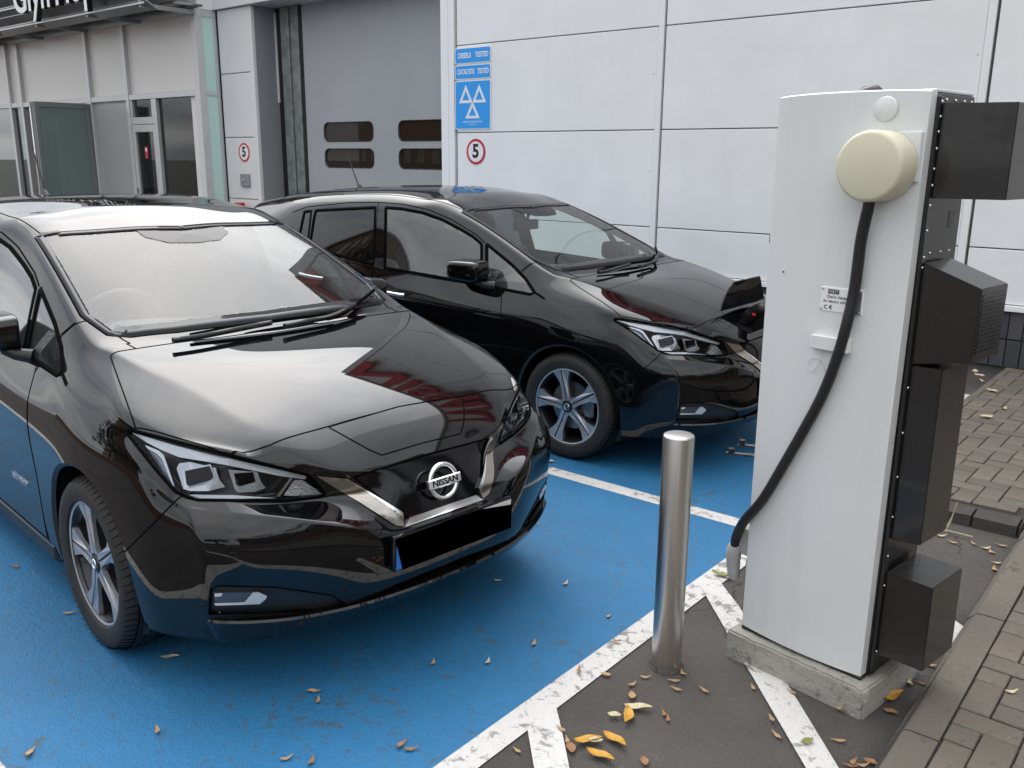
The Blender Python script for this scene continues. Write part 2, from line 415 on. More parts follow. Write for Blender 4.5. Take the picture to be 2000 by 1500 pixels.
# ------------------------------------------------------------------ the car: materials
PAINT = mat('black_car_paint', (.0030, .0030, .0036), .30, 0, 1.0, spec=0)
PAINT.node_tree.nodes['Principled BSDF'].inputs['Coat Roughness'].default_value = .012
PAINT.node_tree.nodes['Principled BSDF'].inputs['Coat IOR'].default_value = 1.52
GLOSSBLK = mat('gloss_black_plastic', (.003, .003, .004), .10, 0, 0, spec=.35)
TRIM = mat('black_trim_plastic', (.012, .012, .013), .42)
GAP = mat('panel_gap_black', (.0015, .0015, .0015), .9, spec=.05)
CHROME = mat('bright_chrome', (.90, .90, .91), .16, 1.0)
ALLOY = mat('machined_alloy', (.54, .55, .58), .34, .75, noise=(60, .06))
ALLOYDK = mat('dark_grey_alloy_paint', (.022, .023, .027), .32, .3, .25)
RUBBER = mat('tyre_rubber', (.018, .017, .016), .68, noise=(35, .35), bump=(160, .25, .002))
DARKIN = mat('dark_interior_plastic', (.016, .017, .018), .6)
SEAT = mat('dark_seat_fabric', (.03, .03, .032), .85, bump=(260, .3, .001))
STEEL = mat('brake_steel', (.32, .31, .30), .35, 1.0, noise=(30, .2))
WSGLASS = glass_mat('windscreen_glass', (.90, .97, .94), 1.52, .015, (.5, .55, .56), 1.0)
SGLASS = glass_mat('side_window_glass', (.86, .94, .91), 1.52, .05, (.42, .50, .48), 2.4)  # pale diffuse haze and boosted mirror stand in for bright sky reflection
PGLASS = glass_mat('privacy_window_glass', (.10, .11, .115), 1.52, .03, (.12, .12, .13), 1.25)
LENS = glass_mat('clear_lamp_lens', (.94, .95, .96), 1.40, 0, (0, 0, 0), .22)
BORDER = mat('black_glass_border', (.010, .010, .012), .05, 0, .55, spec=0)
LAMPSIL = mat('lamp_silver_reflector', (.42, .43, .45), .26, 1.0)
LAMPWHT = mat('lamp_light_guide', (.46, .475, .50), .3, .4, .2)
LAMPDK = mat('lamp_dark_bezel', (.018, .018, .02), .22, .2)
LENSDK = mat('projector_lens', (.004, .004, .006), .10, 0, 0, spec=.25)
CRYST = mat('faceted_turn_lamp', (.75, .75, .76), .12, 1.0, bump=(240, 1.0, .006))
REDACTBLK = mat('redaction_black', (.0004, .0004, .0004), 1.0, spec=0)
PLATEWHT = mat('white_plate_film', (.72, .68, .68), .35)
PLATEBLU = mat('blue_plate_strip', (.02, .16, .55), .35)
REDBIT = mat('red_plastic', (.6, .02, .02), .35)

# ------------------------------------------------------------------ the car: cutting the body into panels
HALF = FULL.copy()
bmesh.ops.delete(HALF, geom=[f for f in HALF.faces if f.calc_center_median().y > 0], context='FACES')
LAB = HALF.faces.layers.int.new('lab')
LABELS = ['body_shell']
def cut(label, planes, filt=None, src=(0,)):
    if label not in LABELS: LABELS.append(label)
    li = LABELS.index(label)
    S = [f for f in HALF.faces if f[LAB] in src and (filt is None or filt(f))]
    for co, no in planes:
        g = list({v for f in S for v in f.verts}) + list({e for f in S for e in f.edges}) + S
        r = bmesh.ops.bisect_plane(HALF, geom=g, plane_co=co, plane_no=no, dist=1e-5)
        S = [f for f in r['geom'] if isinstance(f, bmesh.types.BMFace) and (f.calc_center_median() - co).dot(no) < 0]
        if not S: break
    for f in S: f[LAB] = li
    return li
def planes_px(poly, cam_=None, dirf=None):
    c0 = cam_ or CAM1; df = dirf or car1_dir
    d = [df(*p) for p in poly]; c = sum(d, Vector()) / len(d); out = []
    for a, b in zip(d, d[1:] + d[:1]):
        n = a.cross(b).normalized()
        out.append((c0, -n if n.dot(c) > 0 else n))
    return out
def planes_axis(poly, ax):
    """poly in the plane perpendicular to ax ('y': (x,z), 'z': (x,y))"""
    P = [Vector((a, 0, b)) if ax == 'y' else Vector((a, b, 0)) for a, b in poly]
    A = Vector((0, 1, 0)) if ax == 'y' else Vector((0, 0, 1))
    c = sum(P, Vector()) / len(P); out = []
    for a, b in zip(P, P[1:] + P[:1]):
        n = (b - a).cross(A).normalized()
        out.append((a, -n if n.dot(c - a) > 0 else n))
    return out
def arcpoly(cx, cz, r, n=40):
    return [(cx - r, 0.05)] + [(cx + r * math.cos(math.pi * (1 - k / n)), cz + r * math.sin(math.pi * (1 - k / n))) for k in range(n + 1)] + [(cx + r, 0.05)]
HALF.normal_update()
front_f = lambda f: f.calc_center_median().x > .1
side_f = lambda f: f.normal.y < -.35 and f.calc_center_median().y < -.5
cut('arch', planes_axis(arcpoly(0, .318, .372), 'y'), lambda f: f.calc_center_median().y < -.55)
cut('arch', planes_axis(arcpoly(-2.70, .318, .372), 'y'), lambda f: f.calc_center_median().y < -.55)
HL = [(249, 838), (604, 928), (634, 963), (630, 970), (556, 979), (455, 978), (387, 977), (365, 971), (342, 960), (304, 917), (247, 845)]
cut('headlight', planes_px(HL), front_f)
cut('grille_wing', planes_px([(619, 929), (678, 934), (787, 1012), (787, 1028), (772, 1027)]), front_f)
cut('grille_chrome', planes_px([(678, 934), (696, 937), (785, 1001), (801, 1011), (795, 1026), (787, 1027), (786, 1012)]), front_f)
cut('grille_chrome', planes_px([(798, 1011), (905, 974), (905, 992), (788, 1031)]), front_f)
cut('grille', planes_px([(690, 932), (905, 865), (960, 950), (905, 976), (798, 1013), (783, 1002)]), front_f)
cut('charge_port_lid', planes_px([(641, 834), (722, 879), (746, 889), (866, 853), (960, 800), (886, 763)]), front_f)
cut('hood', planes_axis([(-.120, 0), (-.156, -.45), (-.175, -.685), (.218, -.772), (.30, -.792), (.62, -.640), (.648, -.5), (.650, -.29), (.655, .01), (-.120, .01)], 'z'), lambda f: f.normal.z > .25 and f.calc_center_median().x > -.3)
cut('windscreen', planes_axis([(-.185, .01), (-.20, -.40), (-.225, -.57), (-.27, -.635), (-.42, -.668), (-1.052, -.602), (-.970, .01)], 'z'), lambda f: f.normal.z > .4 and f.calc_center_median().z > .95)
def cut2(label, poly): return cut(label, planes_px(poly, CAM2, car2_dir), side_f)
cut2('front_window', [(753, 405), (785, 407.5), (825, 415), (862, 428), (900, 448), (925, 463), (940.5, 477), (940.5, 556), (751, 523)])
cut2('rear_window', [(616, 411), (728, 405), (733, 405), (729.5, 516), (604, 484), (612, 430)])
cut2('quarter_window', [(594, 413), (608, 412), (601, 476), (582, 470)])
cut2('corner_window', [(950, 476), (1000, 517), (1027, 545), (1044, 571), (1036, 575), (983, 565), (950, 556)])
cut('front_door', planes_axis([(-.545, .945), (-.49, .80), (-.485, .36), (-.50, .25), (-1.62, .25), (-1.668, .36), (-1.672, .985)], 'y'), side_f)
cut('rear_door', planes_axis([(-1.678, .99), (-1.672, .25), (-2.16, .25), (-2.36, .52), (-2.50, .78), (-2.56, 1.03)], 'y'), side_f)
cut('fog_bezel', planes_px([(408, 1200), (411, 1152), (425, 1144), (540, 1147), (650, 1163), (690, 1192)]), front_f)
cut('front_bumper', planes_px([(348, 966), (290, 1016), (262, 1044), (246, 1057), (180, 1320), (1200, 1320), (1200, 600), (720, 600), (445, 876)]), lambda f: f.calc_center_median().x > .3)
cut('fender', planes_axis([(-.485, 0), (-.485, .36), (-.49, .80), (1, .9), (1, 0)], 'y'), lambda f: f.calc_center_median().y < -.4)
cut('fender', planes_axis([(-.49, .80), (-.545, .945), (-.432, 1.065), (-.40, 1.112), (-.15, 1.12), (1, 1.0), (1, .8)], 'y'), lambda f: f.calc_center_median().y < -.6)
cut('roof', planes_axis([(-.955, .01), (-.955, -.2), (-.99, -.42), (-1.07, -.578), (-1.40, -.595), (-1.7, -.605), (-2.2, -.605), (-2.7, -.585), (-3.1, -.54), (-3.15, .01)], 'z'), lambda f: f.normal.z > .3 and f.calc_center_median().z > 1.25)
bmesh.ops.delete(HALF, geom=[f for f in HALF.faces if f[LAB] == LABELS.index('arch')], context='FACES')

from mathutils.interpolate import poly_3d_calc
FULL.faces.ensure_lookup_table(); FULL.verts.ensure_lookup_table()
def surf_normal(co):
    p, n, i, d = BVH.find_nearest(co)
    f = FULL.faces[i]
    w = poly_3d_calc([v.co for v in f.verts], p)
    r = Vector()
    for a, v in zip(w, f.verts): r += v.normal * a
    return r.normalized()
def label_mesh(name, label, side, offset=0.0, border=None):
    """side: 'R' as cut (-y), 'L' mirrored, 'C' both halves joined"""
    li = LABELS.index(label)
    fs = [f for f in HALF.faces if f[LAB] == li]
    vm, V, F = {}, [], []
    for f in fs:
        F.append([vm.setdefault(v, len(vm)) for v in f.verts])
    V = [None] * len(vm)
    for v, i in vm.items(): V[i] = v.co.copy()
    N = [surf_normal(c) for c in V]
    V = [c + n * offset for c, n in zip(V, N)]
    if side in 'LC':
        mv = [Vector((c.x, -c.y, c.z)) for c in V]; mn = [Vector((n.x, -n.y, n.z)) for n in N]
        if side == 'L': V, N, F = mv, mn, [f[::-1] for f in F]
        else:
            for c, n in zip(V, N):
                if abs(c.y) < 2e-4: n.y = 0; n.normalize()
            base = len(V); mp = []; extra = 0
            for i, c in enumerate(V):
                if abs(c.y) < 2e-4: mp.append(i)
                else: mp.append(base + extra); extra += 1
            F2 = [[mp[i] for i in f[::-1]] for f in F]
            V2 = [mv[i] for i, c in enumerate(V) if abs(c.y) >= 2e-4]; N2 = [mn[i] for i, c in enumerate(V) if abs(c.y) >= 2e-4]
            V, N, F = V + V2, N + N2, F + F2
    me = bpy.data.meshes.new(name); me.from_pydata([tuple(c) for c in V], [], F); me.update()
    for p in me.polygons: p.use_smooth = True
    me.normals_split_custom_set_from_vertices([tuple(n) for n in N])
    return me
def solid(me, t):
    """thicken a sheet inwards by t, keeping the outer face"""
    bm = bmesh.new(); bm.from_mesh(me)
    bmesh.ops.solidify(bm, geom=bm.faces, thickness=t)
    bm.to_mesh(me); bm.free(); me.update()
    for p in me.polygons: p.use_smooth = True
    me.set_sharp_from_angle(angle=R_(40))
    return me
def mirror_mesh(me, name=None):
    m2 = me.copy(); m2.transform(Matrix.Diagonal((1, -1, 1, 1))); m2.flip_normals()
    return m2

# ---- seams: every edge between two different panels
seam_edges = {}
for e in HALF.edges:
    if len(e.link_faces) == 2 and e.link_faces[0][LAB] != e.link_faces[1][LAB]:
        a, b = sorted((LABELS[e.link_faces[0][LAB]], LABELS[e.link_faces[1][LAB]]))
        seam_edges.setdefault((a, b), []).append((e.verts[0].co.copy(), e.verts[1].co.copy()))
def chains(edges):
    key = lambda v: (round(v.x, 5), round(v.y, 5), round(v.z, 5))
    adj, pos = {}, {}
    for a, b in edges:
        ka, kb = key(a), key(b)
        if ka == kb: continue
        pos[ka] = a; pos[kb] = b
        adj.setdefault(ka, set()).add(kb); adj.setdefault(kb, set()).add(ka)
    used, out = set(), []
    starts = [k for k in adj if len(adj[k]) != 2] + list(adj)
    for s in starts:
        for nb in list(adj[s]):
            if frozenset((s, nb)) in used: continue
            ch = [s, nb]; used.add(frozenset((s, nb)))
            while len(adj[ch[-1]]) == 2:
                nx = [k for k in adj[ch[-1]] if frozenset((k, ch[-1])) not in used]
                if not nx: break
                used.add(frozenset((nx[0], ch[-1]))); ch.append(nx[0])
            out.append([pos[k] for k in ch])
    return out
def thin(ch, tol=.004):
    out = [ch[0]]
    for p in ch[1:-1]:
        if (p - out[-1]).length > tol: out.append(p)
    out.append(ch[-1]); return out
def ribbon(bm, ch, w, h=.0012, mirror=True):
    """flat strip of width w lying h above the body along a polyline on it"""
    ch = thin(ch)
    if len(ch) < 2: return
    for sgn in ((1, -1) if mirror else (1,)):
        prev = None
        for i, p in enumerate(ch):
            t = (ch[min(i + 1, len(ch) - 1)] - ch[max(i - 1, 0)])
            if t.length < 1e-7: continue
            n = surf_normal(p); b = t.normalized().cross(n).normalized()
            q = [p + b * w / 2 - n * .003, p + b * w / 2 + n * h, p - b * w / 2 + n * h, p - b * w / 2 - n * .003]
            q = [bm.verts.new((c.x, c.y * sgn, c.z)) for c in q]
            if prev:
                for k in range(3): bm.faces.new((prev[k], prev[k + 1], q[k + 1], q[k]))
            prev = q
def surf_line1(px, n=12): return [p for p in (hit1(*q) for q in dense(px, n)) if p]
def surf_line2(px, n=12): return [p for p in (hit2(*q) for q in dense(px, n)) if p]
def dense(px, n):
    out = []
    for a, b in zip(px, px[1:]):
        for k in range(n): out.append((a[0] + (b[0] - a[0]) * k / n, a[1] + (b[1] - a[1]) * k / n))
    out.append(px[-1]); return out

# ------------------------------------------------------------------ the car: assembling
WIN = ('front_window', 'rear_window', 'quarter_window', 'corner_window', 'windscreen')
def build_car():
    root = empty('parked_car')
    def P(name, me, m, parent=root):
        o = link(name, me, m, parent); return o
    P('body_shell', label_mesh('body_shell', 'body_shell', 'C'), PAINT)
    P('hood', label_mesh('hood', 'hood', 'C'), PAINT)
    P('roof', label_mesh('roof', 'roof', 'C'), PAINT)
    bump = P('front_bumper', label_mesh('front_bumper', 'front_bumper', 'C'), PAINT)
    lid = P('charge_port_lid', solid(label_mesh('charge_port_lid', 'charge_port_lid', 'C'), .007), PAINT)
    gr = P('grille', label_mesh('grille', 'grille', 'C', -.004), GLOSSBLK)
    ch = label_mesh('chrome_surround', 'grille_chrome', 'C', .007)
    solid(ch, .02); P('chrome_surround', ch, CHROME)
    for s in 'RL': P('chrome_wing', solid(label_mesh('chrome_wing', 'grille_wing', s, .005), .02), mat('chrome_dark_reflection', (.42, .39, .35), .14, 1.0))  # plain chrome; the brownish tint paints its dark reflection into the colour
    P('windscreen', label_mesh('windscreen', 'windscreen', 'C', -.002), WSGLASS)
    for s in 'RL':
        P('front_fender', label_mesh('front_fender', 'fender', s), PAINT)
        d = P('front_door', label_mesh('front_door', 'front_door', s), PAINT)
        d2 = P('rear_door', label_mesh('rear_door', 'rear_door', s), PAINT)
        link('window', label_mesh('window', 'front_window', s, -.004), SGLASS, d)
        link('window', label_mesh('window', 'rear_window', s, -.004), PGLASS, d2)
        P('quarter_window', label_mesh('quarter_window', 'quarter_window', s, -.004), PGLASS)
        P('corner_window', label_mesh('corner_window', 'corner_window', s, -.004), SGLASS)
        P('fog_lamp_bezel', label_mesh('fog_lamp_bezel', 'fog_bezel', s, -.012), TRIM)
    # seams and seals
    bm = bmesh.new()
    for (a, b), es in seam_edges.items():
        w = .0045
        if 'headlight' in (a, b): w = .010 if 'hood' not in (a, b) else .014
        if 'grille' in (a, b) and 'grille_chrome' not in (a, b): w = .006
        if a in WIN or b in WIN:
            w = .016 if 'windscreen' in (a, b) else .020
            if 'windscreen' in (a, b) and 'roof' in (a, b): w = .008
        if 'grille_chrome' in (a, b) or 'grille_wing' in (a, b): continue
        for c in chains(es): ribbon(bm, c, w)
    lines2 = [[(739, 396), (735, 440), (731, 480), (729, 520)], [(1038, 513.5), (1028, 521), (1018, 529)],
              [(556, 398), (640, 383), (739, 381), (800, 388), (860, 405), (920, 440), (948, 462), (1000, 506), (1019, 529)],
              [(571, 415), (600, 404), (680, 396), (739, 395), (790, 399), (838, 410), (880, 428), (930, 458), (947, 474)]]
    for l in lines2[:2]: ribbon(bm, surf_line2(l), .0045)
    ribbon(bm, surf_line2(lines2[3]), .007)
    # gap around the bonnet ridge near the wing mirrors: A-pillar black trim tip
    ribbon(bm, surf_line2([(1044, 571), (1052, 576), (1064, 584)]), .014)
    bmobj('panel_gap', bm, GAP, root, True)
    # black ceramic border round the windscreen, as a frame of strips on the glass
    bm = bmesh.new()
    li = LABELS.index('windscreen')
    for (a, b), es in seam_edges.items():
        if 'windscreen' not in (a, b): continue
        for c in chains(es):
            low = sum(p.x for p in c) / len(c) > -.3
            cc = [p + Vector((-.032, 0, .014)) if low else p + Vector((0, .014, 0)) if 'roof' not in (a, b) else p + Vector((.018, 0, -.007)) for p in c]
            pr = []
            for p in cc:
                q = BVH.find_nearest(p)[0]; pr.append(q)
            ribbon(bm, pr, .075 if low else .03, .0018)
    # camera housing patch at the top centre
    bmobj('windscreen_border', bm, BORDER, root, True)
    bm = bmesh.new()
    poly = [(-.985, -.21), (-.985, .21), (-.90, .20), (-.83, .12), (-.815, 0), (-.83, -.12), (-.90, -.20)]
    vs_ = []
    for x, y in poly:
        p, n, i, d = BVH.ray_cast(Vector((x, y, 2)), Vector((0, 0, -1))); vs_.append(bm.verts.new(p + n * .0004))
    cp, n, i, d = BVH.ray_cast(Vector((-.90, 0, 2)), Vector((0, 0, -1))); cv = bm.verts.new(cp + n * .001)
    for a, b in zip(vs_, vs_[1:] + vs_[:1]): bm.faces.new((a, b, cv))
    bmobj('camera_patch', bm, BORDER, root)
    # chin spoiler sweeping under the bumper
    path = [(.600, -.752, .318), (.668, -.735, .320), (.735, -.645, .312), (.800, -.520, .306), (.862, -.350, .308), (.902, -.160, .316), (.912, 0, .320)]
    path = path + [(x, -y, z) for x, y, z in path[-2::-1]]
    sp_ = spline(path, 5); bm = bmesh.new(); rows = []
    for i, p in enumerate(sp_):
        t = sp_[min(i + 1, len(sp_) - 1)] - sp_[max(i - 1, 0)]; o_ = Vector((t.y, -t.x, 0)).normalized()
        cen = 1 - abs(p.y) / .76; zb = .226 + .056 * max(0, cen) ** 1.2
        rows.append([bm.verts.new(c) for c in (p - o_ * .03 + Vector((0, 0, .006)), p + o_ * .012, p + o_ * .016 - Vector((0, 0, .008)), Vector((p.x, p.y, zb + .012)) - o_ * .012, Vector((p.x, p.y, zb)) - o_ * .022, Vector((p.x, p.y, zb)) - o_ * .10)])
    for a, b in zip(rows, rows[1:]):
        for k in range(5): bm.faces.new((a[k], a[k + 1], b[k + 1], b[k]))
    bmobj('chin_spoiler', bm, PAINT, root, True, 35)
    # wheel arch lips and liners
    for cx in (0, -2.70):
        for s in (1, -1):
            bm = bmesh.new(); n = 40; rows = []
            for k in range(n + 1):
                a = math.pi * (1.13 - 1.26 * k / n)
                x, z = cx + .372 * math.cos(a), .318 + .372 * math.sin(a)
                h = BVH.ray_cast(Vector((x, -1.5, z)), Vector((0, 1, 0)))[0]
                y = h.y if h else -.86
                rows.append([bm.verts.new(c) for c in ((x, s * (y + .001), z), (cx + (x - cx) * .965, s * (y + .012), .318 + (z - .318) * .965), (cx + (x - cx) * 1.01, s * (y + .03), .318 + (z - .318) * 1.01), (cx + (x - cx) * 1.02, s * (-.52), .318 + (z - .318) * 1.02))])
            for a, b in zip(rows, rows[1:]):
                for k in range(3): bm.faces.new((a[k], a[k + 1], b[k + 1], b[k]))
            cv = bm.verts.new((cx, s * -.52, .318))
            for a, b in zip(rows, rows[1:]): bm.faces.new((a[3], b[3], cv))
            bmobj('wheel_arch_liner', bm, TRIM, root, True, 40)
    # floor pan and inner structure that keep daylight from leaking through
    bm = bmesh.new()
    add_box(bm, -3.35, .55, -.50, .50, .19, .24); add_box(bm, -2.28, -.42, -.83, .83, .185, .235)
    bmobj('floor_pan', bm, TRIM, root)
    for s in (1, -1):
        bm = bmesh.new()
        pts = [(-2.30, .175), (-.40, .175), (-.40, .235), (-2.30, .235)]
        add_box(bm, -2.30, -.42, min(s * .80, s * .862), max(s * .80, s * .862), .165, .255, .02)
        bmobj('sill', bm, TRIM, root)
    # interior
    bm = bmesh.new()
    prof = [(-.18, 1.015), (-.40, 1.035), (-.60, 1.03), (-.72, .985), (-.74, .90), (-.66, .70), (-.60, .40), (-.2, .40)]
    for s in range(2): pass
    rows = []
    for y in (-.70, -.45, -.36, 0, .36, .45, .70):
        up = .025 if -.5 < y < -.3 else 0
        rows.append([bm.verts.new((x + abs(y) * -.06, y, z + (up if 1 < i < 4 else 0) - .05 * (abs(y) > .6))) for i, (x, z) in enumerate(prof)])
    for a, b in zip(rows, rows[1:]):
        for k in range(len(prof) - 1): bm.faces.new((a[k], a[k + 1], b[k + 1], b[k]))
    bmobj('dashboard', bm, DARKIN, root, True, 60)
    # steering wheel (driver on the -y side)
    bm = bmesh.new()
    wc = Vector((-.86, -.37, .985)); ax = Vector((-.9, 0, .42)).normalized(); u = Vector((0, 1, 0)); w = ax.cross(u)
    add_tube(bm, [wc + (u * math.cos(t) + w * math.sin(t)) * .185 for t in [2 * math.pi * k / 36 for k in range(37)]], .016, 8, False)
    add_tube(bm, [wc - u * .18, wc - ax * .03, wc + u * .18], [.014, .05, .014], 8)
    add_tube(bm, [wc, wc + w * (.18 if w.z < 0 else -.18)], .014, 8)
    add_tube(bm, [wc - ax * .02, wc - ax * .22], .035, 8)
    bmobj('steering_wheel', bm, DARKIN, root, True, 60)
    for s in (-1, 1):
        bm = bmesh.new()
        def slab(c0, c1, w0, w1, t):
            c0, c1 = Vector(c0), Vector(c1); d = (c1 - c0).normalized(); nrm = Vector((d.z, 0, -d.x))
            a = [bm.verts.new(c + Vector((0, sy * wd / 2, 0)) + nrm * sn * t / 2) for c, wd in ((c0, w0), (c1, w1)) for sy in (-1, 1) for sn in (-1, 1)]
            for qd in ((0, 1, 3, 2), (4, 6, 7, 5), (0, 2, 6, 4), (1, 5, 7, 3), (0, 4, 5, 1), (2, 3, 7, 6)): bm.faces.new([a[i] for i in qd])
        slab((-1.05, s * .37, .52), (-1.52, s * .37, .47), .48, .50, .16)
        slab((-1.50, s * .37, .48), (-1.72, s * .37, 1.10), .50, .40, .14)
        slab((-1.70, s * .37, 1.14), (-1.75, s * .37, 1.31), .25, .22, .10)
        bmesh.ops.bevel(bm, geom=list(bm.edges), offset=.035, segments=2, affect='EDGES')
        bmobj('front_seat', bm, SEAT, root, True, 50)
    bm = bmesh.new()
    add_box(bm, -2.75, -2.25, -.62, .62, .45, .60, .04)
    add_box(bm, -2.95, -2.75, -.62, .62, .50, 1.12, .05, Matrix.Translation((0, 0, 0)))
    for y in (-.38, .38): add_box(bm, -2.97, -2.85, y - .13, y + .13, 1.13, 1.27, .03)
    bmobj('rear_seat', bm, SEAT, root)
    bm = bmesh.new(); add_box(bm, -1.02, -.985, -.125, .125, 1.235, 1.305, .012, None, 2); add_tube(bm, [(-1.0, 0, 1.29), (-.96, 0, 1.40)], .012, 8)
    bmobj('rear_view_mirror', bm, DARKIN, root)
    # headlights
    hl = label_mesh('lens', 'headlight', 'R', .001)
    lens_f = solid(hl.copy(), .0015)
    for sgn in (1, -1):
        mk = (lambda me: me) if sgn == 1 else mirror_mesh
        # bowl behind the lens
        bm = bmesh.new(); bm.from_mesh(hl)
        bnd = {v for e in bm.edges if e.is_boundary for v in e.verts}
        for v in bm.verts:
            n = surf_normal(v.co)
            v.co -= n * (.004 if v in bnd else .07)
        me = bpy.data.meshes.new('headlight'); bm.to_mesh(me); bm.free()
        for p in me.polygons: p.use_smooth = True
        house = P('headlight', mk(me), LAMPDK)
        link('lens', mk(lens_f.copy()), LENS, house)
        def lamp(name, poly, depth, thick, m, bev=.0):
            bm = bmesh.new(); a, b = [], []
            for q in poly:
                p = hit1(*q[:2]); d = car1_dir(*q[:2]); dd = depth if len(q) < 3 else q[2]
                a.append(bm.verts.new(p + d * dd)); b.append(bm.verts.new(p + d * (dd + thick)))
            bm.faces.new(a); bm.faces.new(b[::-1])
            for i in range(len(a)): bm.faces.new((a[i - 1], b[i - 1], b[i], a[i]))
            bmesh.ops.triangulate(bm, faces=[f for f in bm.faces if len(f.verts) > 4])
            bmesh.ops.recalc_face_normals(bm, faces=bm.faces)
            me = bpy.data.meshes.new(name); bm.to_mesh(me); bm.free()
            link(name, mk(me), m, house)
        # upper light guide, light boomerang, two projectors, divider, turn lamp
        lamp('light_guide', [(257, 845), (275, 850), (345, 871), (446, 895), (560, 921), (598, 930), (596, 936), (555, 931), (446, 909), (400, 901), (350, 893), (318, 880), (286, 864)], .012, .012, LAMPWHT)
        lamp('daytime_lamp', [(283, 869), (310, 880), (320, 889), (341, 950), (337, 949), (316, 897), (306, 886), (288, 876)], .014, .01, LAMPWHT)
        lamp('daytime_panel', [(288, 877), (305, 887), (315, 898), (335, 945), (318, 922)], .03, .01, mat('lamp_blue_grey_panel', (.20, .23, .29), .25, .6))
        for a, b in (([(350, 905), (371, 902), (421, 914), (428, 936), (440, 951), (408, 959), (372, 959), (358, 955), (345, 915)], [(361, 920), (408, 910), (415, 930), (410, 938), (370, 950), (364, 946)]),
                     ([(446, 917), (503, 922), (509, 940), (519, 953), (500, 960), (468, 962), (459, 957)], [(457, 925), (494, 922), (499, 941), (468, 950), (461, 947)])):
            lamp('projector_frame', a, .034, .02, LAMPSIL)
            c = (sum(q[0] for q in b) / len(b), sum(q[1] for q in b) / len(b))
            lamp('projector_lens', b, .026, .006, LENSDK)
            lamp('projector_rim', [(c[0] + (q[0] - c[0]) * 1.16, c[1] + (q[1] - c[1]) * 1.16) for q in b], .0305, .004, LAMPSIL)
        lamp('lamp_divider', [(566, 933), (572, 934), (546, 970), (540, 970)], .018, .02, LAMPSIL)
        lamp('turn_lamp', [(554, 968), (574, 938), (590, 937), (606, 948), (628, 964), (600, 969)], .03, .01, CRYST)
        lamp('lamp_base', [(368, 966), (455, 967), (540, 970), (540, 973), (455, 974), (385, 973)], .014, .008, LAMPSIL)
        # fog lamp
        def plate(name, poly, depth, thick, m):
            bm = bmesh.new(); a, b = [], []
            for q in poly:
                p = hit1(*q); n = surf_normal(p)
                a.append(bm.verts.new(p + n * depth)); b.append(bm.verts.new(p + n * (depth - thick)))
            bm.faces.new(a); bm.faces.new(b[::-1])
            for i in range(len(a)): bm.faces.new((a[i - 1], b[i - 1], b[i], a[i]))
            bmesh.ops.recalc_face_normals(bm, faces=bm.faces)
            me = bpy.data.meshes.new(name); bm.to_mesh(me); bm.free()
            return mk(me)
        fg = P('fog_lamp', plate('fog_lamp', [(417, 1159), (505, 1158), (521, 1165), (510, 1178), (420, 1182)], -.002, .02, CHROME), mat('fog_dark_glass', (.10, .105, .12), .12, .5, .3))
        FOGS = mat('fog_silver', (.68, .68, .67), .35, .35)
        link('fog_reflector', plate('fog_reflector', [(494, 1158), (506, 1158), (521, 1165), (519, 1170), (510, 1177), (477, 1178)], .001, .004, CHROME), FOGS, fg)
        link('fog_strip', plate('fog_strip', [(418, 1179), (510, 1176.5), (508, 1179.5), (422, 1182.5)], .001, .004, CHROME), FOGS, fg)
        link('fog_bulb', plate('fog_bulb', [(419, 1160), (434, 1159), (433, 1164), (420, 1166)], .0005, .003, CHROME), FOGS, fg)
        # parking sensors
        for q in ((456, 1085), (742, 1044)):
            p = hit1(*q); n = surf_normal(p); bm = bmesh.new()
            rot = n.to_track_quat('Z', 'Y').to_matrix().to_4x4()
            u0 = [Matrix.Translation(p) @ rot @ Vector((.011 * math.cos(t), .011 * math.sin(t), .001)) for t in [2 * math.pi * k / 20 for k in range(21)]]
            add_tube(bm, u0, .0012, 5, False)
            bmesh.ops.recalc_face_normals(bm, faces=bm.faces)
            me = bpy.data.meshes.new('parking_sensor'); bm.to_mesh(me); bm.free(); link('parking_sensor', mk(me), TRIM, bump)
    # door mirrors
    for s in (1, -1):
        bm = bmesh.new(); add_box(bm, -.915, -.625, -.950, -.828, .972, 1.122)
        for v in bm.verts:
            if v.co.x < -.8: v.co.z = 1.05 + (v.co.z - 1.05) * .90; v.co.y += .012
            if v.co.y < -.9: v.co.z = 1.05 + (v.co.z - 1.05) * .84; v.co.x = -.77 + (v.co.x + .77) * .90
        bmesh.ops.subdivide_edges(bm, edges=list(bm.edges), cuts=1, use_grid_fill=True)
        me = bpy.data.meshes.new('door_mirror'); bm.to_mesh(me); bm.free()
        at = me.attributes.new('crease_edge', 'FLOAT', 'EDGE')
        for e in me.edges:
            x = [me.vertices[i].co.x for i in e.vertices]
            y_ = [me.vertices[i].co.y for i in e.vertices]; at.data[e.index].value = .8 if min(y_) > -.85 else .18
        t = bpy.data.objects.new('tmp', me); col.objects.link(t); md = t.modifiers.new('s', 'SUBSURF'); md.levels = 3
        dg = bpy.context.evaluated_depsgraph_get(); dg.update(); m2 = bpy.data.meshes.new_from_object(t.evaluated_get(dg)); bpy.data.objects.remove(t)
        for p in m2.polygons: p.use_smooth = True
        mo = P('door_mirror', m2 if s == 1 else mirror_mesh(m2), PAINT)
        bm = bmesh.new()
        add_tube(bm, [(-.68, s * -.875, .992), (-.655, s * -.845, .968), (-.62, s * -.795, .958)], [.026, .024, .030], 10)
        bmobj('mirror_arm', bm, TRIM, mo, True, 60)
        bm = bmesh.new(); add_box(bm, -.89, -.66, min(s * -.832, s * -.824), max(s * -.832, s * -.824), .985, 1.105, .003); bmobj('mirror_glass', bm, CHROME, mo)
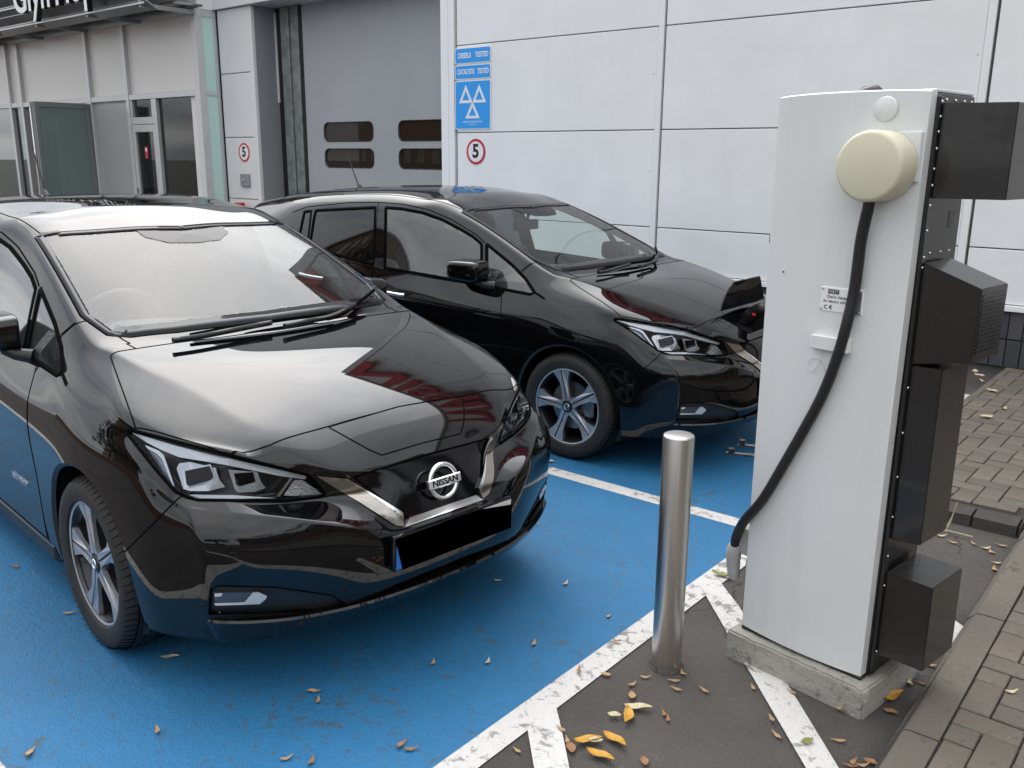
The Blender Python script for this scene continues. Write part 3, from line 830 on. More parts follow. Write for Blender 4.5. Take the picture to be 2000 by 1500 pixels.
        # door handles
        for hx, hz in ((-1.465, .848), (-2.30, .885)):
            p = BVH.ray_cast(Vector((hx, -1.5, hz)), Vector((0, 1, 0)))[0]
            bm = bmesh.new()
            pts = spline([(hx + .125, p.y + .006, hz - .010), (hx + .09, p.y - .026, hz - .006), (hx, p.y - .036, hz), (hx - .09, p.y - .026, hz + .006), (hx - .125, p.y + .006, hz + .008)], 5)
            add_tube(bm, [(a.x, a.y * s, a.z) for a in pts], .013, 8)
            for v in bm.verts: pass
            bmobj('door_handle', bm, CHROME, root, True, 60)
    # wipers, lying along the foot of the windscreen
    def wl_(px, off):
        out = []
        for q in px:
            p = hit1(*q); n = surf_normal(p); out.append(p + n * off)
        return out
    for arm, blade in (([(338, 680), (392, 672), (470, 656), (528, 643)], [(372, 664), (440, 650), (520, 637), (600, 626), (650, 621)]),
                       ([(556, 651), (605, 640), (650, 630), (690, 606)], [(640, 632), (668, 622), (700, 597), (728, 574)])):
        bm = bmesh.new(); add_tube(bm, spline(wl_(arm, .030), 5), [.012] * 1 + [.011] * 15, 6)
        w = bmobj('wiper', bm, TRIM, root, True, 60)
        bm = bmesh.new(); add_tube(bm, spline(wl_(blade, .020), 5), .008, 6); bmobj('wiper_blade', bm, GAP, w, True, 60)
    # badge: ring and bar with the name
    bc = Vector((.878, 0, .645)); tilt = Matrix.Translation(bc) @ Matrix.Rotation(R_(-12), 4, 'Y')
    bm = bmesh.new()
    add_tube(bm, [tilt @ Vector((.012, .058 * math.cos(t), .058 * math.sin(t))) for t in [2 * math.pi * k / 40 for k in range(41)]], .0085, 8, False)
    bd = bmobj('badge', bm, CHROME, root, True, 60)
    bm = bmesh.new(); add_box(bm, .006, .024, -.072, .072, -.0165, .0165, .003, tilt); bmobj('badge_bar', bm, CHROME, bd)
    rotx = Matrix(((0, 0, 1, 0), (1, 0, 0, 0), (0, 1, 0, 0), (0, 0, 0, 1)))
    text_mesh('badge_lettering', 'NISSAN', .030, GLOSSBLK, tilt @ Matrix.Translation((.0245, 0, 0)) @ rotx, bd, .0008, sx=1.12, bold=.0006)
    # number plate
    pt = Matrix.Translation((.944, .006, .472)) @ Matrix.Rotation(R_(4), 4, 'Y')
    bm = bmesh.new(); add_box(bm, -.018, .004, -.268, .268, -.062, .062, .005, pt)
    npl = bmobj('number_plate', bm, GLOSSBLK, root)
    bm = bmesh.new(); add_box(bm, .0045, .0055, .12, .258, .02, .0555, 0, pt); bmobj('plate_film', bm, PLATEWHT, npl)
    bm = bmesh.new(); add_box(bm, .0045, .0055, -.258, -.215, -.0545, .030, 0, pt); bmobj('country_strip', bm, PLATEBLU, npl)
    pl = [(-.252, -.018), (-.225, -.0565), (.262, -.0565), (.262, .030), (.20, .047), (-.262, .0565)]
    pl = [(-.264, .0600), (-.232, -.0600), (.266, -.0600), (.264, .034), (.10, .0600)]
    prism('redaction_panel', pl, .0060, .0068, REDACTBLK, npl, pt @ rotx)  # black panel copies a redaction block laid over the plate
    # antenna
    bm = bmesh.new(); a0 = BVH.ray_cast(Vector((-2.72, 0, 2)), Vector((0, 0, -1)))[0]
    add_tube(bm, [a0 - Vector((0, 0, .01)), a0 + Vector((-.01, 0, .018)), a0 + Vector((-.03, 0, .04))], [.028, .016, .008], 8)
    add_tube(bm, [a0 + Vector((-.03, 0, .04)), a0 + Vector((-.06, 0, .10)), a0 + Vector((-.16, 0, .29))], [.006, .005, .003], 6)
    bmobj('antenna', bm, TRIM, root, True, 60)
    # script on the front door (small chrome marks)
    for s in (1, -1):
        p = BVH.ray_cast(Vector((-.72, -1.5, .445)), Vector((0, 1, 0)))[0]
        mt_ = Matrix.Translation((-.72, (p.y - .003) * s, .445)) @ Matrix.Rotation(0 if s == 1 else math.pi, 4, 'Z') @ FACE_MY
        text_mesh('door_emblem', 'ZERO EMISSION', .034, CHROME, mt_, root, .0008, sx=.75)
    # wheels
    proto = None
    for cx, s in ((0, -1), (0, 1), (-2.70, -1), (-2.70, 1)):
        wroot = wheel(root, s)
        wroot.location = (cx, s * .775, .318)
    return root

def wheel(root, s):
    """wheel with its outer face towards s*y; made at the origin"""
    R = .318
    tprof = [(.222, .075), (.232, .098), (.262, .106), (.290, .103), (.305, .090), (.314, .074), (.318, .045), (.3185, .012), (.3185, -.012), (.318, -.05), (.314, -.078), (.300, -.098), (.262, -.106), (.225, -.09)]
    mt_ = Matrix.Identity(4) if s < 0 else Matrix.Rotation(math.pi, 4, 'Z')
    rim = lathe('wheel', [(.218, -.085), (.205, -.06), (.200, .02), (.212, .062), (.2265, .078), (.2285, .084), (.2265, .089), (.217, .087), (.211, .074)], ALLOYDK, root, 64, 'Y', 40, mt_)
    lathe('rim_lip', [(.2165, .0872), (.2225, .0905), (.2285, .0885), (.2292, .0835)], ALLOY, rim, 64, 'Y', 40, mt_)
    ty = lathe('tyre', tprof, RUBBER, rim, 72, 'Y', 50, mt_)
    bm = bmesh.new()
    for r_ in (-.065, -.025, .025, .065):
        add_tube(bm, [Vector((.3178 * math.cos(t), r_, .3178 * math.sin(t))) for t in [2 * math.pi * k / 60 for k in range(61)]], .0022, 5, False)
    for k in range(70):
        t = 2 * math.pi * k / 70
        for y0, y1 in ((-.105, -.068), (.068, .105)):
            rr0, rr1 = (.301, .3175) if abs(y0) > abs(y1) else (.3175, .301)
            add_tube(bm, [Vector((rr0 * math.cos(t), y0, rr0 * math.sin(t))), Vector((rr1 * math.cos(t + .03), y1, rr1 * math.sin(t + .03)))], .0012, 4, False)
    bmobj('tread_groove', bm, GAP, ty, True)
    # five twin-bar spokes
    for k in range(5):
        a0 = 2 * math.pi * k / 5 + R_(41)
        rot = mt_ @ Matrix.Rotation(a0, 4, 'Y')
        bm = bmesh.new()
        def shape(poly, y0, y1):
            a = [bm.verts.new((p[0], y0 + (p[2] if len(p) > 2 else 0), p[1])) for p in poly]; b = [bm.verts.new((p[0], y1, p[1])) for p in poly]
            bm.faces.new(a); bm.faces.new(b[::-1])
            for i in range(len(a)): bm.faces.new((a[i - 1], b[i - 1], b[i], a[i]))
        for sg in (1, -1):
            poly = [(.036, .0040), (.10, .0045), (.150, .0045), (.2190, .0050), (.2125, .058), (.200, .055), (.180, .044), (.160, .0345), (.135, .0275), (.095, .0240), (.060, .0235), (.034, .0265)]
            dish = lambda x: .010 * (1 - min(1, abs(x - .13) / .1)) + (.004 if x < .06 else 0)
            shape([(x, sg * z, dish(x)) for x, z in poly], -.086, -.060)
        bmesh.ops.recalc_face_normals(bm, faces=bm.faces)
        bmesh.ops.transform(bm, matrix=rot, verts=bm.verts)
        sp = bmobj('spoke', bm, ALLOY, rim)
        bm = bmesh.new()
        shape([(.03, -.030), (.06, -.026), (.10, -.026), (.14, -.030), (.19, -.062), (.209, -.078), (.209, .078), (.19, .062), (.14, .030), (.10, .026), (.06, .026), (.03, .030)], -.066, -.030)
        bmesh.ops.transform(bm, matrix=rot, verts=bm.verts)
        bmobj('spoke_backing', bm, ALLOYDK, rim)
    lathe('hub_cap', [(0, .088), (.022, .088), (.028, .085), (.030, .078), (.045, .070), (.058, .060), (.06, .02)], ALLOYDK, rim, 32, 'Y', 40, mt_)
    bm = bmesh.new(); add_tube(bm, [Vector((.017 * math.cos(t), -.0885, .017 * math.sin(t))) for t in [2 * math.pi * k / 24 for k in range(25)]], .0026, 6, False)
    add_box(bm, -.020, .020, -.0905, -.087, -.004, .004)
    bmesh.ops.transform(bm, matrix=mt_, verts=bm.verts); bmobj('hub_badge', bm, CHROME, rim)
    lathe('brake_disc', [(.02, .03), (.142, .03), (.142, .01), (.02, .01)], STEEL, rim, 48, 'Y', 30, mt_)
    lathe('wheel_back', [(.0, -.02), (.215, -.03), (.215, -.06), (0, -.06)], GAP, rim, 32, 'Y', 30, mt_)
    bm = bmesh.new(); add_box(bm, .085, .155, -.045, .02, -.06, .07, .012)
    bmesh.ops.transform(bm, matrix=mt_, verts=bm.verts); bmobj('brake_caliper', bm, STEEL, rim)
    return rim

def copy_tree(o, parent=None):
    c = o.copy(); col.objects.link(c); c.parent = parent
    for ch in o.children: copy_tree(ch, c)
    return c
CARA = build_car()
CARB = copy_tree(CARA)
CARA.location, CARA.rotation_euler = CAR1[0], (0, 0, CAR1[1])
CARB.location, CARB.rotation_euler = CAR2[0], (0, 0, CAR2[1])
tag(CARA, 'black hatchback with a chrome badge and blacked-out number plate, nose turned towards the steel bollard', 'car', 'black hatchbacks in the blue bays')
tag(CARB, 'black hatchback beside the white clad wall, plugged in with its nose flap open', 'car', 'black hatchbacks in the blue bays')
# ------------------------------------------------------------------ ground materials
def ground_mat(name, base, wear=None, wear_amt=.5, speck=None, rough=.8, bump=(140, .5, .004), patch=.15, cracks=False):
    """base colour with large patches, worn-through blotches showing `wear`, and fine grit"""
    if name in MATS: return MATS[name]
    m = bpy.data.materials.new(name); m.use_nodes = True
    nt = m.node_tree; N, L = nt.nodes, nt.links; b = N['Principled BSDF']
    t = N.new('ShaderNodeTexCoord')
    def noise(scale, detail, rough_=.55, dist=0.0):
        n = N.new('ShaderNodeTexNoise'); n.inputs['Scale'].default_value = scale; n.inputs['Detail'].default_value = detail
        n.inputs['Roughness'].default_value = rough_; n.inputs['Distortion'].default_value = dist
        L.new(t.outputs['Object'], n.inputs['Vector']); return n
    def ramp(src, p0, p1, c0, c1):
        r = N.new('ShaderNodeValToRGB'); r.color_ramp.elements[0].position = p0; r.color_ramp.elements[1].position = p1
        r.color_ramp.elements[0].color = (*c0, 1); r.color_ramp.elements[1].color = (*c1, 1); L.new(src, r.inputs[0]); return r
    def mix(fac, a, bb):
        x = N.new('ShaderNodeMix'); x.data_type = 'RGBA'
        if isinstance(fac, float): x.inputs['Factor'].default_value = fac
        else: L.new(fac, x.inputs['Factor'])
        for s, k in ((a, 'A'), (bb, 'B')):
            if isinstance(s, tuple): x.inputs[k].default_value = (*s, 1)
            else: L.new(s, x.inputs[k])
        return x.outputs['Result']
    n1 = noise(1.3, 6); n2 = noise(26, 6, .65); n3 = noise(170, 3, .6)
    c = ramp(n1.outputs['Fac'], .3, .7, [v * (1 - patch) for v in base], [v * (1 + patch) for v in base]).outputs[0]
    g = ramp(n3.outputs['Fac'], .25, .75, (.62, .62, .62), (1.3, 1.3, 1.3)).outputs[0]
    mg = N.new('ShaderNodeMix'); mg.data_type = 'RGBA'; mg.blend_type = 'MULTIPLY'; mg.inputs['Factor'].default_value = .75 if wear is None else .35
    L.new(c, mg.inputs['A']); L.new(g, mg.inputs['B']); c = mg.outputs['Result']
    h_extra = None
    if wear is not None:
        n4 = noise(20, 8, .72, .4); n5 = noise(2.1, 3)
        ad = N.new('ShaderNodeMath'); ad.operation = 'MULTIPLY_ADD'; ad.inputs[1].default_value = .25; L.new(n5.outputs['Fac'], ad.inputs[0]); L.new(n4.outputs['Fac'], ad.inputs[2])
        r = ramp(ad.outputs[0], .79 - wear_amt * .2, .87 - wear_amt * .2, (0, 0, 0), (.9, .9, .9))
        c = mix(r.outputs[0], c, tuple(wear))
        n6 = noise(60, 4, .7)
        r2 = ramp(n6.outputs['Fac'], .63, .70, (0, 0, 0), (.75, .75, .75)); c = mix(r2.outputs[0], c, tuple(wear))
    if speck is not None:
        v = N.new('ShaderNodeTexVoronoi'); v.inputs['Scale'].default_value = speck[1]; v.inputs['Randomness'].default_value = 1
        L.new(t.outputs['Object'], v.inputs['Vector'])
        r3 = ramp(v.outputs['Distance'], .10, .16, (1, 1, 1), (0, 0, 0))
        n7 = noise(speck[1] * .35, 1); r4 = ramp(n7.outputs['Fac'], .55, .6, (0, 0, 0), (1, 1, 1))
        ml = N.new('ShaderNodeMath'); ml.operation = 'MULTIPLY'; L.new(r3.outputs[0], ml.inputs[0]); L.new(r4.outputs[0], ml.inputs[1])
        c = mix(ml.outputs[0], c, tuple(speck[0]))
    if cracks:
        nd = noise(3.0, 4, .6); vm = N.new('ShaderNodeVectorMath'); vm.operation = 'MULTIPLY_ADD'; vm.inputs[1].default_value = (.35, .35, .35)
        L.new(nd.outputs['Color'], vm.inputs[0]); L.new(t.outputs['Object'], vm.inputs[2])
        vc = N.new('ShaderNodeTexVoronoi'); vc.feature = 'DISTANCE_TO_EDGE'; vc.inputs['Scale'].default_value = 1.15; L.new(vm.outputs[0], vc.inputs['Vector'])
        rc = ramp(vc.outputs['Distance'], .003, .008, (1, 1, 1), (0, 0, 0)); nm_ = noise(.9, 2); rm = ramp(nm_.outputs['Fac'], .50, .58, (0, 0, 0), (.8, .8, .8))
        mc = N.new('ShaderNodeMath'); mc.operation = 'MULTIPLY'; L.new(rc.outputs[0], mc.inputs[0]); L.new(rm.outputs[0], mc.inputs[1])
        c = mix(mc.outputs[0], c, (.02, .018, .016))
    L.new(c, b.inputs['Base Color'])
    rr = N.new('ShaderNodeMapRange'); rr.inputs['To Min'].default_value = rough - .12; rr.inputs['To Max'].default_value = min(1, rough + .12)
    L.new(n2.outputs['Fac'], rr.inputs['Value']); L.new(rr.outputs[0], b.inputs['Roughness'])
    nb = noise(bump[0], 4, .6); ab = N.new('ShaderNodeMath'); ab.operation = 'ADD'; L.new(nb.outputs['Fac'], ab.inputs[0]); L.new(n2.outputs['Fac'], ab.inputs[1])
    bp = N.new('ShaderNodeBump'); bp.inputs['Strength'].default_value = bump[1]; bp.inputs['Distance'].default_value = bump[2]
    L.new(ab.outputs[0], bp.inputs['Height']); L.new(bp.outputs[0], b.inputs['Normal'])
    MATS[name] = m; return m
TARMAC = ground_mat('worn_tarmac', (.085, .076, .067), None, 0, ((.30, .29, .27), 90), .82, (120, 1.0, .010), .32, True)
BLUE = ground_mat('blue_bay_paint', (.0165, .152, .325), (.055, .100, .135), .52, None, .62, (120, .75, .006), .16)
WHITE = ground_mat('white_line_paint', (.60, .585, .555), (.20, .19, .175), .66, None, .7, (150, .5, .004), .08)
KERB = ground_mat('concrete_kerb', (.145, .126, .103), (.085, .072, .058), .45, ((.36, .32, .27), 70), .88, (150, .9, .005), .18)
CONC = ground_mat('cast_concrete', (.37, .35, .31), (.13, .12, .10), .50, None, .88, (90, .7, .006), .15)

# ------------------------------------------------------------------ ground, bays, markings
def sheet(name, poly, z, m, kind=True, sub=None, parent=None):
    o = pyobj(name, [(p[0], p[1], z) for p in poly], [tuple(range(len(poly)))], m, parent)
    if kind and parent is None: struct(o)
    return o
sheet('ground', [(-300, -300), (300, -300), (300, 300), (-300, 300)], 0.0, TARMAC)
sheet('blue_bay', [(-9.5, .80), (-1.60, .80), (-1.60, 3.80), (-9.5, 3.80)], .004, BLUE)
sheet('blue_bay', [(-9.5, 3.90), (-1.60, 3.90), (-1.60, 7.3), (-9.5, 7.3)], .004, BLUE)
MK = .005
def marking(poly, z=MK): return sheet('line_marking', poly, z, WHITE)
marking([(-1.60, -4), (-1.50, -4), (-1.50, 7.3), (-1.60, 7.3)])
marking([(-9.5, 3.80), (-1.602, 3.80), (-1.602, 3.90), (-9.5, 3.90)])
marking([(-9.5, .70), (-1.602, .70), (-1.602, .80), (-9.5, .80)])
g2 = lambda L: [tuple(onZ(x, y, .008).xy) for x, y in L]
marking(g2([(1029, 1417), (1086, 1379), (1098, 1430), (1112, 1500), (1122, 1560), (1052, 1560), (1043, 1500)]), .009)
marking(g2([(1367, 1143), (1402, 1131), (1443, 1184), (1540, 1339), (1638, 1500), (1670, 1560), (1608, 1560), (1574, 1500), (1454, 1295), (1425, 1244)]), .009)
marking(g2([(1790, 1180), (1857, 1206), (1882, 1224), (1874, 1240), (1860, 1256), (1846, 1247), (1790, 1212)]), .009)

# ------------------------------------------------------------------ kerbs and block paving
PZ = .07
def kx(y): return -.606 - .0148 * (y - 2.0)          # foot of the long kerb
KW = .125
kerb = struct(empty('kerb'))
y = -2.0; k = 0
while y < 4.58:
    y1 = min(y + .915, 4.58)
    bm = bmesh.new()
    prof = [(0, -.02), (0.004, .035), (.03, .066), (.045, PZ), (KW, PZ), (KW, -.02)]
    n = 6; rows = []
    for i in range(n + 1):
        yy = y + .004 + (y1 - y - .008) * i / n
        rows.append([bm.verts.new((kx(yy) + px_ + random.uniform(-.0025, .0025) * (j in (1, 2)), yy, pz)) for j, (px_, pz) in enumerate(prof)])
    for a, b in zip(rows, rows[1:]):
        for j in range(len(prof)): bm.faces.new((a[j - 1], a[j], b[j], b[j - 1]))
    bm.faces.new(rows[0]); bm.faces.new(rows[-1][::-1])
    bmobj('kerb_stone', bm, KERB, kerb); y = y1; k += 1
# joint bed under the blocks
PAVB = mat('paving_joint_sand', (.040, .035, .030), .95, bump=(200, .6, .004))
PB = [ground_mat('paving_block_%s' % nm, c, (.085, .078, .070), .38, ((.40, .38, .34), 55), .85, (150, 1.0, .006), .26) for nm, c in (('brown', (.158, .133, .106)), ('grey', (.148, .127, .103)), ('dark', (.132, .112, .091)), ('pale', (.172, .145, .116)))]
paving = struct(pyobj('paving', [(-.60, -2, PZ - .012), (5, -2, PZ - .012), (5, 8.24, PZ - .012), (-1.46, 8.24, PZ - .012), (-1.46, 4.66, PZ - .012), (-.60, 4.66, PZ - .012)], [(0, 1, 2, 3, 4, 5)], PAVB))
DARKBLK = ground_mat('dark_edging_block', (.060, .054, .048), (.10, .09, .08), .3, ((.3, .28, .25), 60), .85, (160, .9, .005), .2)
edg = struct(empty('edging'))
x = -1.46
while x < -.66:                                         # dark edging row facing the tarmac
    bm = bmesh.new()
    x1 = min(x + .2, -.645)
    vs0 = [(x + .004, 4.545, -.01), (x1 - .004, 4.545, -.01), (x1 - .004, 4.66, -.01), (x + .004, 4.66, -.01), (x + .006, 4.550, .055 + random.uniform(-.006, .004)), (x1 - .006, 4.550, .055 + random.uniform(-.006, .004)), (x1 - .004, 4.655, PZ - .002), (x + .004, 4.655, PZ - .002)]
    v_ = [bm.verts.new(c) for c in vs0]
    for q in ((0, 3, 2, 1), (4, 5, 6, 7), (0, 1, 5, 4), (1, 2, 6, 5), (2, 3, 7, 6), (3, 0, 4, 7)): bm.faces.new([v_[i] for i in q])
    bmobj('edging_block', bm, DARKBLK, edg); x += .2

def clip_rect(r, inside_lo):
    x0, x1, y0, y1 = r
    lo = inside_lo((y0 + y1) / 2)
    x0 = max(x0, lo)
    return (x0, x1, y0, y1) if x1 - x0 > .02 else None
def pav_lo(yc): return kx(yc) + KW + .004 if yc < 4.66 else -1.455
blocks = []
a = .1
# 90 degree herringbone laid with the wall
for i in range(-30, 34):
    for j in range(-10, 90):
        s = (i - j) % 4
        X0, Y0 = i * a, j * a - .4
        if s == 0: r = (X0, X0 + 2 * a, Y0, Y0 + a)
        elif s == 3: r = (X0, X0 + a, Y0, Y0 + 2 * a)
        else: continue
        if r[3] > 8.2 or r[2] < -.4 or r[1] > 2.6: continue
        if (r[2] < 4.66 < r[3]) and r[0] < -.5: continue
        r = clip_rect(r, pav_lo)
        if r: blocks.append(r)
def in_view(r):
    c = Vector(((r[0] + r[1]) / 2, (r[2] + r[3]) / 2, PZ)) - CAM
    zz = c.dot(FW)
    if zz < .3: return None
    px, py = 1000 + FPX * c.dot(RT) / zz, 750 + FPX * c.dot(DN) / zz
    return zz if (-40 < px < 2040 and -40 < py < 1540) else None
vis = sorted([(in_view(r), r) for r in blocks if in_view(r) is not None])
cov = lambda r: (-1.35 < r[0] < -.62 and r[2] > 5.5 and False)
near = [r for d, r in vis][:300]
nearset = set(near)
meshes = {}
def block_mesh(dx, dy, var):
    key = (round(dx, 3), round(dy, 3), var)
    if key in meshes: return meshes[key]
    bm = bmesh.new(); add_box(bm, -dx / 2 + .0028, dx / 2 - .0028, -dy / 2 + .0028, dy / 2 - .0028, -.04, 0, .0032)
    me = bpy.data.meshes.new('paving_block'); bm.to_mesh(me); bm.free(); me.materials.append(PB[var]); meshes[key] = me
    return me
for r in near:
    me = block_mesh(r[1] - r[0], r[3] - r[2], random.choice((0, 0, 1, 1, 2, 3)))
    o = link('paving_block', me, None, paving); o.location = ((r[0] + r[1]) / 2, (r[2] + r[3]) / 2, PZ + random.uniform(-.0025, .0025)); o.rotation_euler = (random.uniform(-.012, .012), random.uniform(-.012, .012), random.uniform(-.008, .008))
bm = bmesh.new()
for r in blocks:
    if r in nearset: continue
    add_box(bm, r[0] + .003, r[1] - .003, r[2] + .003, r[3] - .003, PZ - .04, PZ + random.uniform(-.002, .002))
o = bmobj('paving_blocks_beyond', bm, PB[0], paving); o['kind'] = 'stuff'

# ------------------------------------------------------------------ white clad wall
def clad_mat(name, base, rough):
    m = mat(name, base, rough, 0.0, noise=(1.1, .035, 3), bump=(1.3, .35, .05), streak=(5, .5, .05))
    return m
CLAD = clad_mat('white_cladding', (.855, .85, .84), .40)
CLADTR = mat('white_trim', (.86, .855, .845), .38)
DARKJ = mat('dark_joint', (.10, .10, .105), .8); ALU_FIX = mat('grey_fixing', (.30, .30, .31), .5)
YW = 8.2
wall = empty('clad_wall', (0, YW, 0)); tag(wall, 'tall white metal panel wall with thin dark joints behind the parked cars', 'wall')
wp = lambda n, x0, x1, y0, y1, z0, z1, m, bev=0, par=wall: box(n, x0, x1, y0 - YW, y1 - YW, z0, z1, m, par, bev)
WTOP = 7.45
wp('wall_core', -7.68, 9.0, 8.235, 8.6, 0, WTOP, DARKJ)
XC = [-7.66, -4.845, -1.865, 1.115, 4.095, 7.075, 9.0]; ZR = [.585, 1.035, 2.01, 2.995, 3.98, 4.965, 5.95, WTOP]
for x0, x1 in zip(XC, XC[1:]):
    for z0, z1 in zip(ZR, ZR[1:]):
        wp('wall_panel', x0 + .012, x1 - .075, YW, 8.236, z0 + .005, z1 - .005, CLAD, .004)
    wp('vertical_trim', x1 - .072, x1 - .012, YW - .006, 8.236, .58, WTOP, CLADTR, .003)
    for z in (1.6, 2.55, 3.5): 
        lathe('fixing', [(0, .003), (.005, .002), (.006, 0)], ALU_FIX, wall, 10, 'Y', 40, Matrix.Translation((x1 - .11, 0, z)))
wp('base_trim', -7.66, 9.0, YW - .03, 8.236, .535, .583, CLADTR, .004)
wp('parapet_cap', -7.7, 9.0, YW - .05, 8.65, WTOP, WTOP + .06, CLADTR, .005)
ENGB = [ground_mat('plinth_brick_%d' % i, c, (.04, .04, .045), .3, None, .8, (120, .6, .004), .2) for i, c in enumerate(((.060, .060, .070), (.048, .048, .056), (.075, .070, .075)))]
x = -2.6
while x < .6:
    for z0 in (.068, .302):
        wp('plinth_brick', x + .004, x + .108, YW - random.uniform(0, .004), 8.236, z0 + .004, z0 + .226, random.choice(ENGB), .003)
    x += .112
wp('plinth', -7.66, -2.61, YW, 8.236, 0, .53, ENGB[1]); wp('plinth', .62, 9.0, YW, 8.236, 0, .53, ENGB[1])
# big red letters high on the wall (seen mirrored in the bonnets)
REDL = mat('red_sign_letters', (.62, .012, .02), .35)
letters = empty('wall_lettering', (-3.7, YW - .1, 6.68)); tag(letters, 'big red capital letters fixed high on the white clad wall', 'sign')
text_mesh('letters', 'NISSAN', 1.28, REDL, Matrix.Translation((0, -.06, 0)) @ FACE_MY, letters, .05, sx=1.80, bold=.03)

# MOT style signs and speed discs
SIGNB = mat('sign_blue', (.03, .34, .84), .35); SIGNW = mat('sign_white', (.82, .82, .82), .35); SIGNR = mat('sign_red', (.55, .03, .05), .35); SIGNK = mat('sign_black', (.012, .012, .014), .4)
def plate_sign(name, x0, x1, z0, z1, label):
    e = empty(name, ((x0 + x1) / 2, YW - .004, z0)); tag(e, label, 'sign', 'blue testing signs on the white wall'); w, h = (x1 - x0) / 2, z1 - z0
    def rr(hw, h0, h1, r):
        out = []
        for cx, cz, a0 in ((hw - r, h1 - r, 0), (-hw + r, h1 - r, 90), (-hw + r, h0 + r, 180), (hw - r, h0 + r, 270)):
            for k in range(4): t = R_(a0 + 30 * k); out.append((cx + r * math.cos(t), cz + r * math.sin(t)))
        return out
    prism('sign_plate', rr(w, 0, h, .02), 0, .006, SIGNW, e, FACE_MY)
    prism('sign_field', rr(w - .012, .012, h - .012, .012), .0065, .0085, SIGNB, e, FACE_MY)
    return e
s1 = plate_sign('test_sign', -7.672, -7.108, 2.785, 2.965, 'small blue sign reading DIESELS TESTED on the white wall')
for w_, x_ in (('DIESELS', -.125), ('TESTED', .145)): text_mesh('sign_text', w_, .080, SIGNW, Matrix.Translation((x_, -.0090, .09)) @ FACE_MY, s1, .0008, sx=.74, bold=.002)
s2 = plate_sign('test_sign', -7.672, -7.108, 2.61, 2.775, 'small blue sign reading CATALYSTS TESTED above the triangle emblem')
for w_, x_ in (('CATALYSTS', -.105), ('TESTED', .165)): text_mesh('sign_text', w_, .080, SIGNW, Matrix.Translation((x_, -.0090, .083)) @ FACE_MY, s2, .0008, sx=.64, bold=.002)
s3 = plate_sign('test_sign', -7.672, -7.108, 2.045, 2.60, 'tall blue sign with three white outlined triangles on the wall')
def tri_ring(cx, base, w, h, t):
    bm = bmesh.new()
    o_ = [(cx - w / 2, base), (cx + w / 2, base), (cx, base + h)]
    cz = base + h * .32; f = t
    i_ = [(cx + (p[0] - cx) * f, cz + (p[1] - cz) * f) for p in o_]
    for k in range(3):
        a_, b_, c_, d_ = o_[k], o_[(k + 1) % 3], i_[(k + 1) % 3], i_[k]
        lo = [bm.verts.new((p[0], p[1], .0088)) for p in (a_, b_, c_, d_)]; hi = [bm.verts.new((p[0], p[1], .0098)) for p in (a_, b_, c_, d_)]
        bm.faces.new(hi)
        for q in range(4): bm.faces.new((lo[q - 1], lo[q], hi[q], hi[q - 1]))
    bmesh.ops.transform(bm, matrix=FACE_MY, verts=bm.verts)
    bmobj('triangle_mark', bm, SIGNW, s3)
tri_ring(-.105, .30, .22, .205, .52); tri_ring(.105, .30, .22, .205, .52); tri_ring(0, .125, .23, .195, .52)
text_mesh('sign_text', 'VEHICLE TESTING STATION', .032, SIGNW, Matrix.Translation((0, -.0090, .085)) @ FACE_MY, s3, .0006, sx=.78)
text_mesh('sign_text', 'VTS APPROVED', .018, SIGNW, Matrix.Translation((0, -.0090, .055)) @ FACE_MY, s3, .0006)
def speed_disc(x, y_, z, label, r=.148):
    e = empty('speed_sign', (x, y_ - .003, z)); tag(e, label, 'sign', 'round 5 limit signs')
    lathe('sign_disc', [(0, .004), (r, .004), (r, 0), (0, 0)], SIGNR, e, 48, 'Y', 30)
    lathe('sign_face', [(0, .0055), (r * .80, .0055), (r * .80, .0045), (0, .0045)], SIGNW, e, 48, 'Y', 30)
    text_mesh('sign_digit', '5', .215, SIGNK, Matrix.Translation((0, -.0062, 0)) @ FACE_MY, e, .0006, bold=.007, sx=1.0)
speed_disc(-7.345, YW, 1.79, 'round red-edged speed sign reading 5 below the blue testing signs')
YL = 8.774
speed_disc(-12.89, YL, 1.775, 'round red-edged speed sign reading 5 on grey cladding by the roller door')

# ------------------------------------------------------------------ roller door bay
GREYP = mat('grey_door_paint', (.355, .372, .39), .42, noise=(.8, .06, 4), bump=(320, .08, .001))
REVEAL = mat('grey_reveal_paint', (.27, .28, .30), .45, noise=(1.0, .06))
LCLAD = clad_mat('silver_grey_cladding', (.72, .72, .725), .42)
TRACK = mat('galvanised_track', (.24, .27, .26), .45, .5, noise=(8, .3)); BLKSEAL = mat('black_rubber_seal', (.008, .008, .009), .6)
YD = 9.24
bay = empty('door_surround', (-10, YD, 0)); tag(bay, 'grey deep-set surround of the workshop door with white corner post', 'door frame')
bb = lambda n, x0, x1, y0, y1, z0, z1, m, bev=0, par=bay: box(n, x0 + 10, x1 + 10, y0 - YD, y1 - YD, z0, z1, m, par, bev)
bb('corner_post', -7.905, -7.782, YW - .01, YD, 0, 7.45, CLADTR, .004)
bb('corner_post', -7.776, -7.684, YW - .014, 8.6, 0, 7.45, CLADTR, .004)
bb('reveal', -12.70, -12.494, YL + .045, YD, 0, 4.0, REVEAL)
bb('lintel', -14.6, -7.91, YL - .06, YD + .2, 3.965, 4.35, LCLAD, .004)
bb('lintel', -14.6, -7.91, YL, YD + .2, 4.36, 6.0, LCLAD, .004)
bb('seal', -12.49, -12.30, YD - .02, YD + .01, 0, 3.96, BLKSEAL)
bb('seal_edge', -12.487, -12.470, YD - .05, YD - .021, 2.55, 3.9, CLADTR)
bb('track', -12.298, -12.10, YD - .08, YD + .02, 0, 3.96, TRACK, .004)
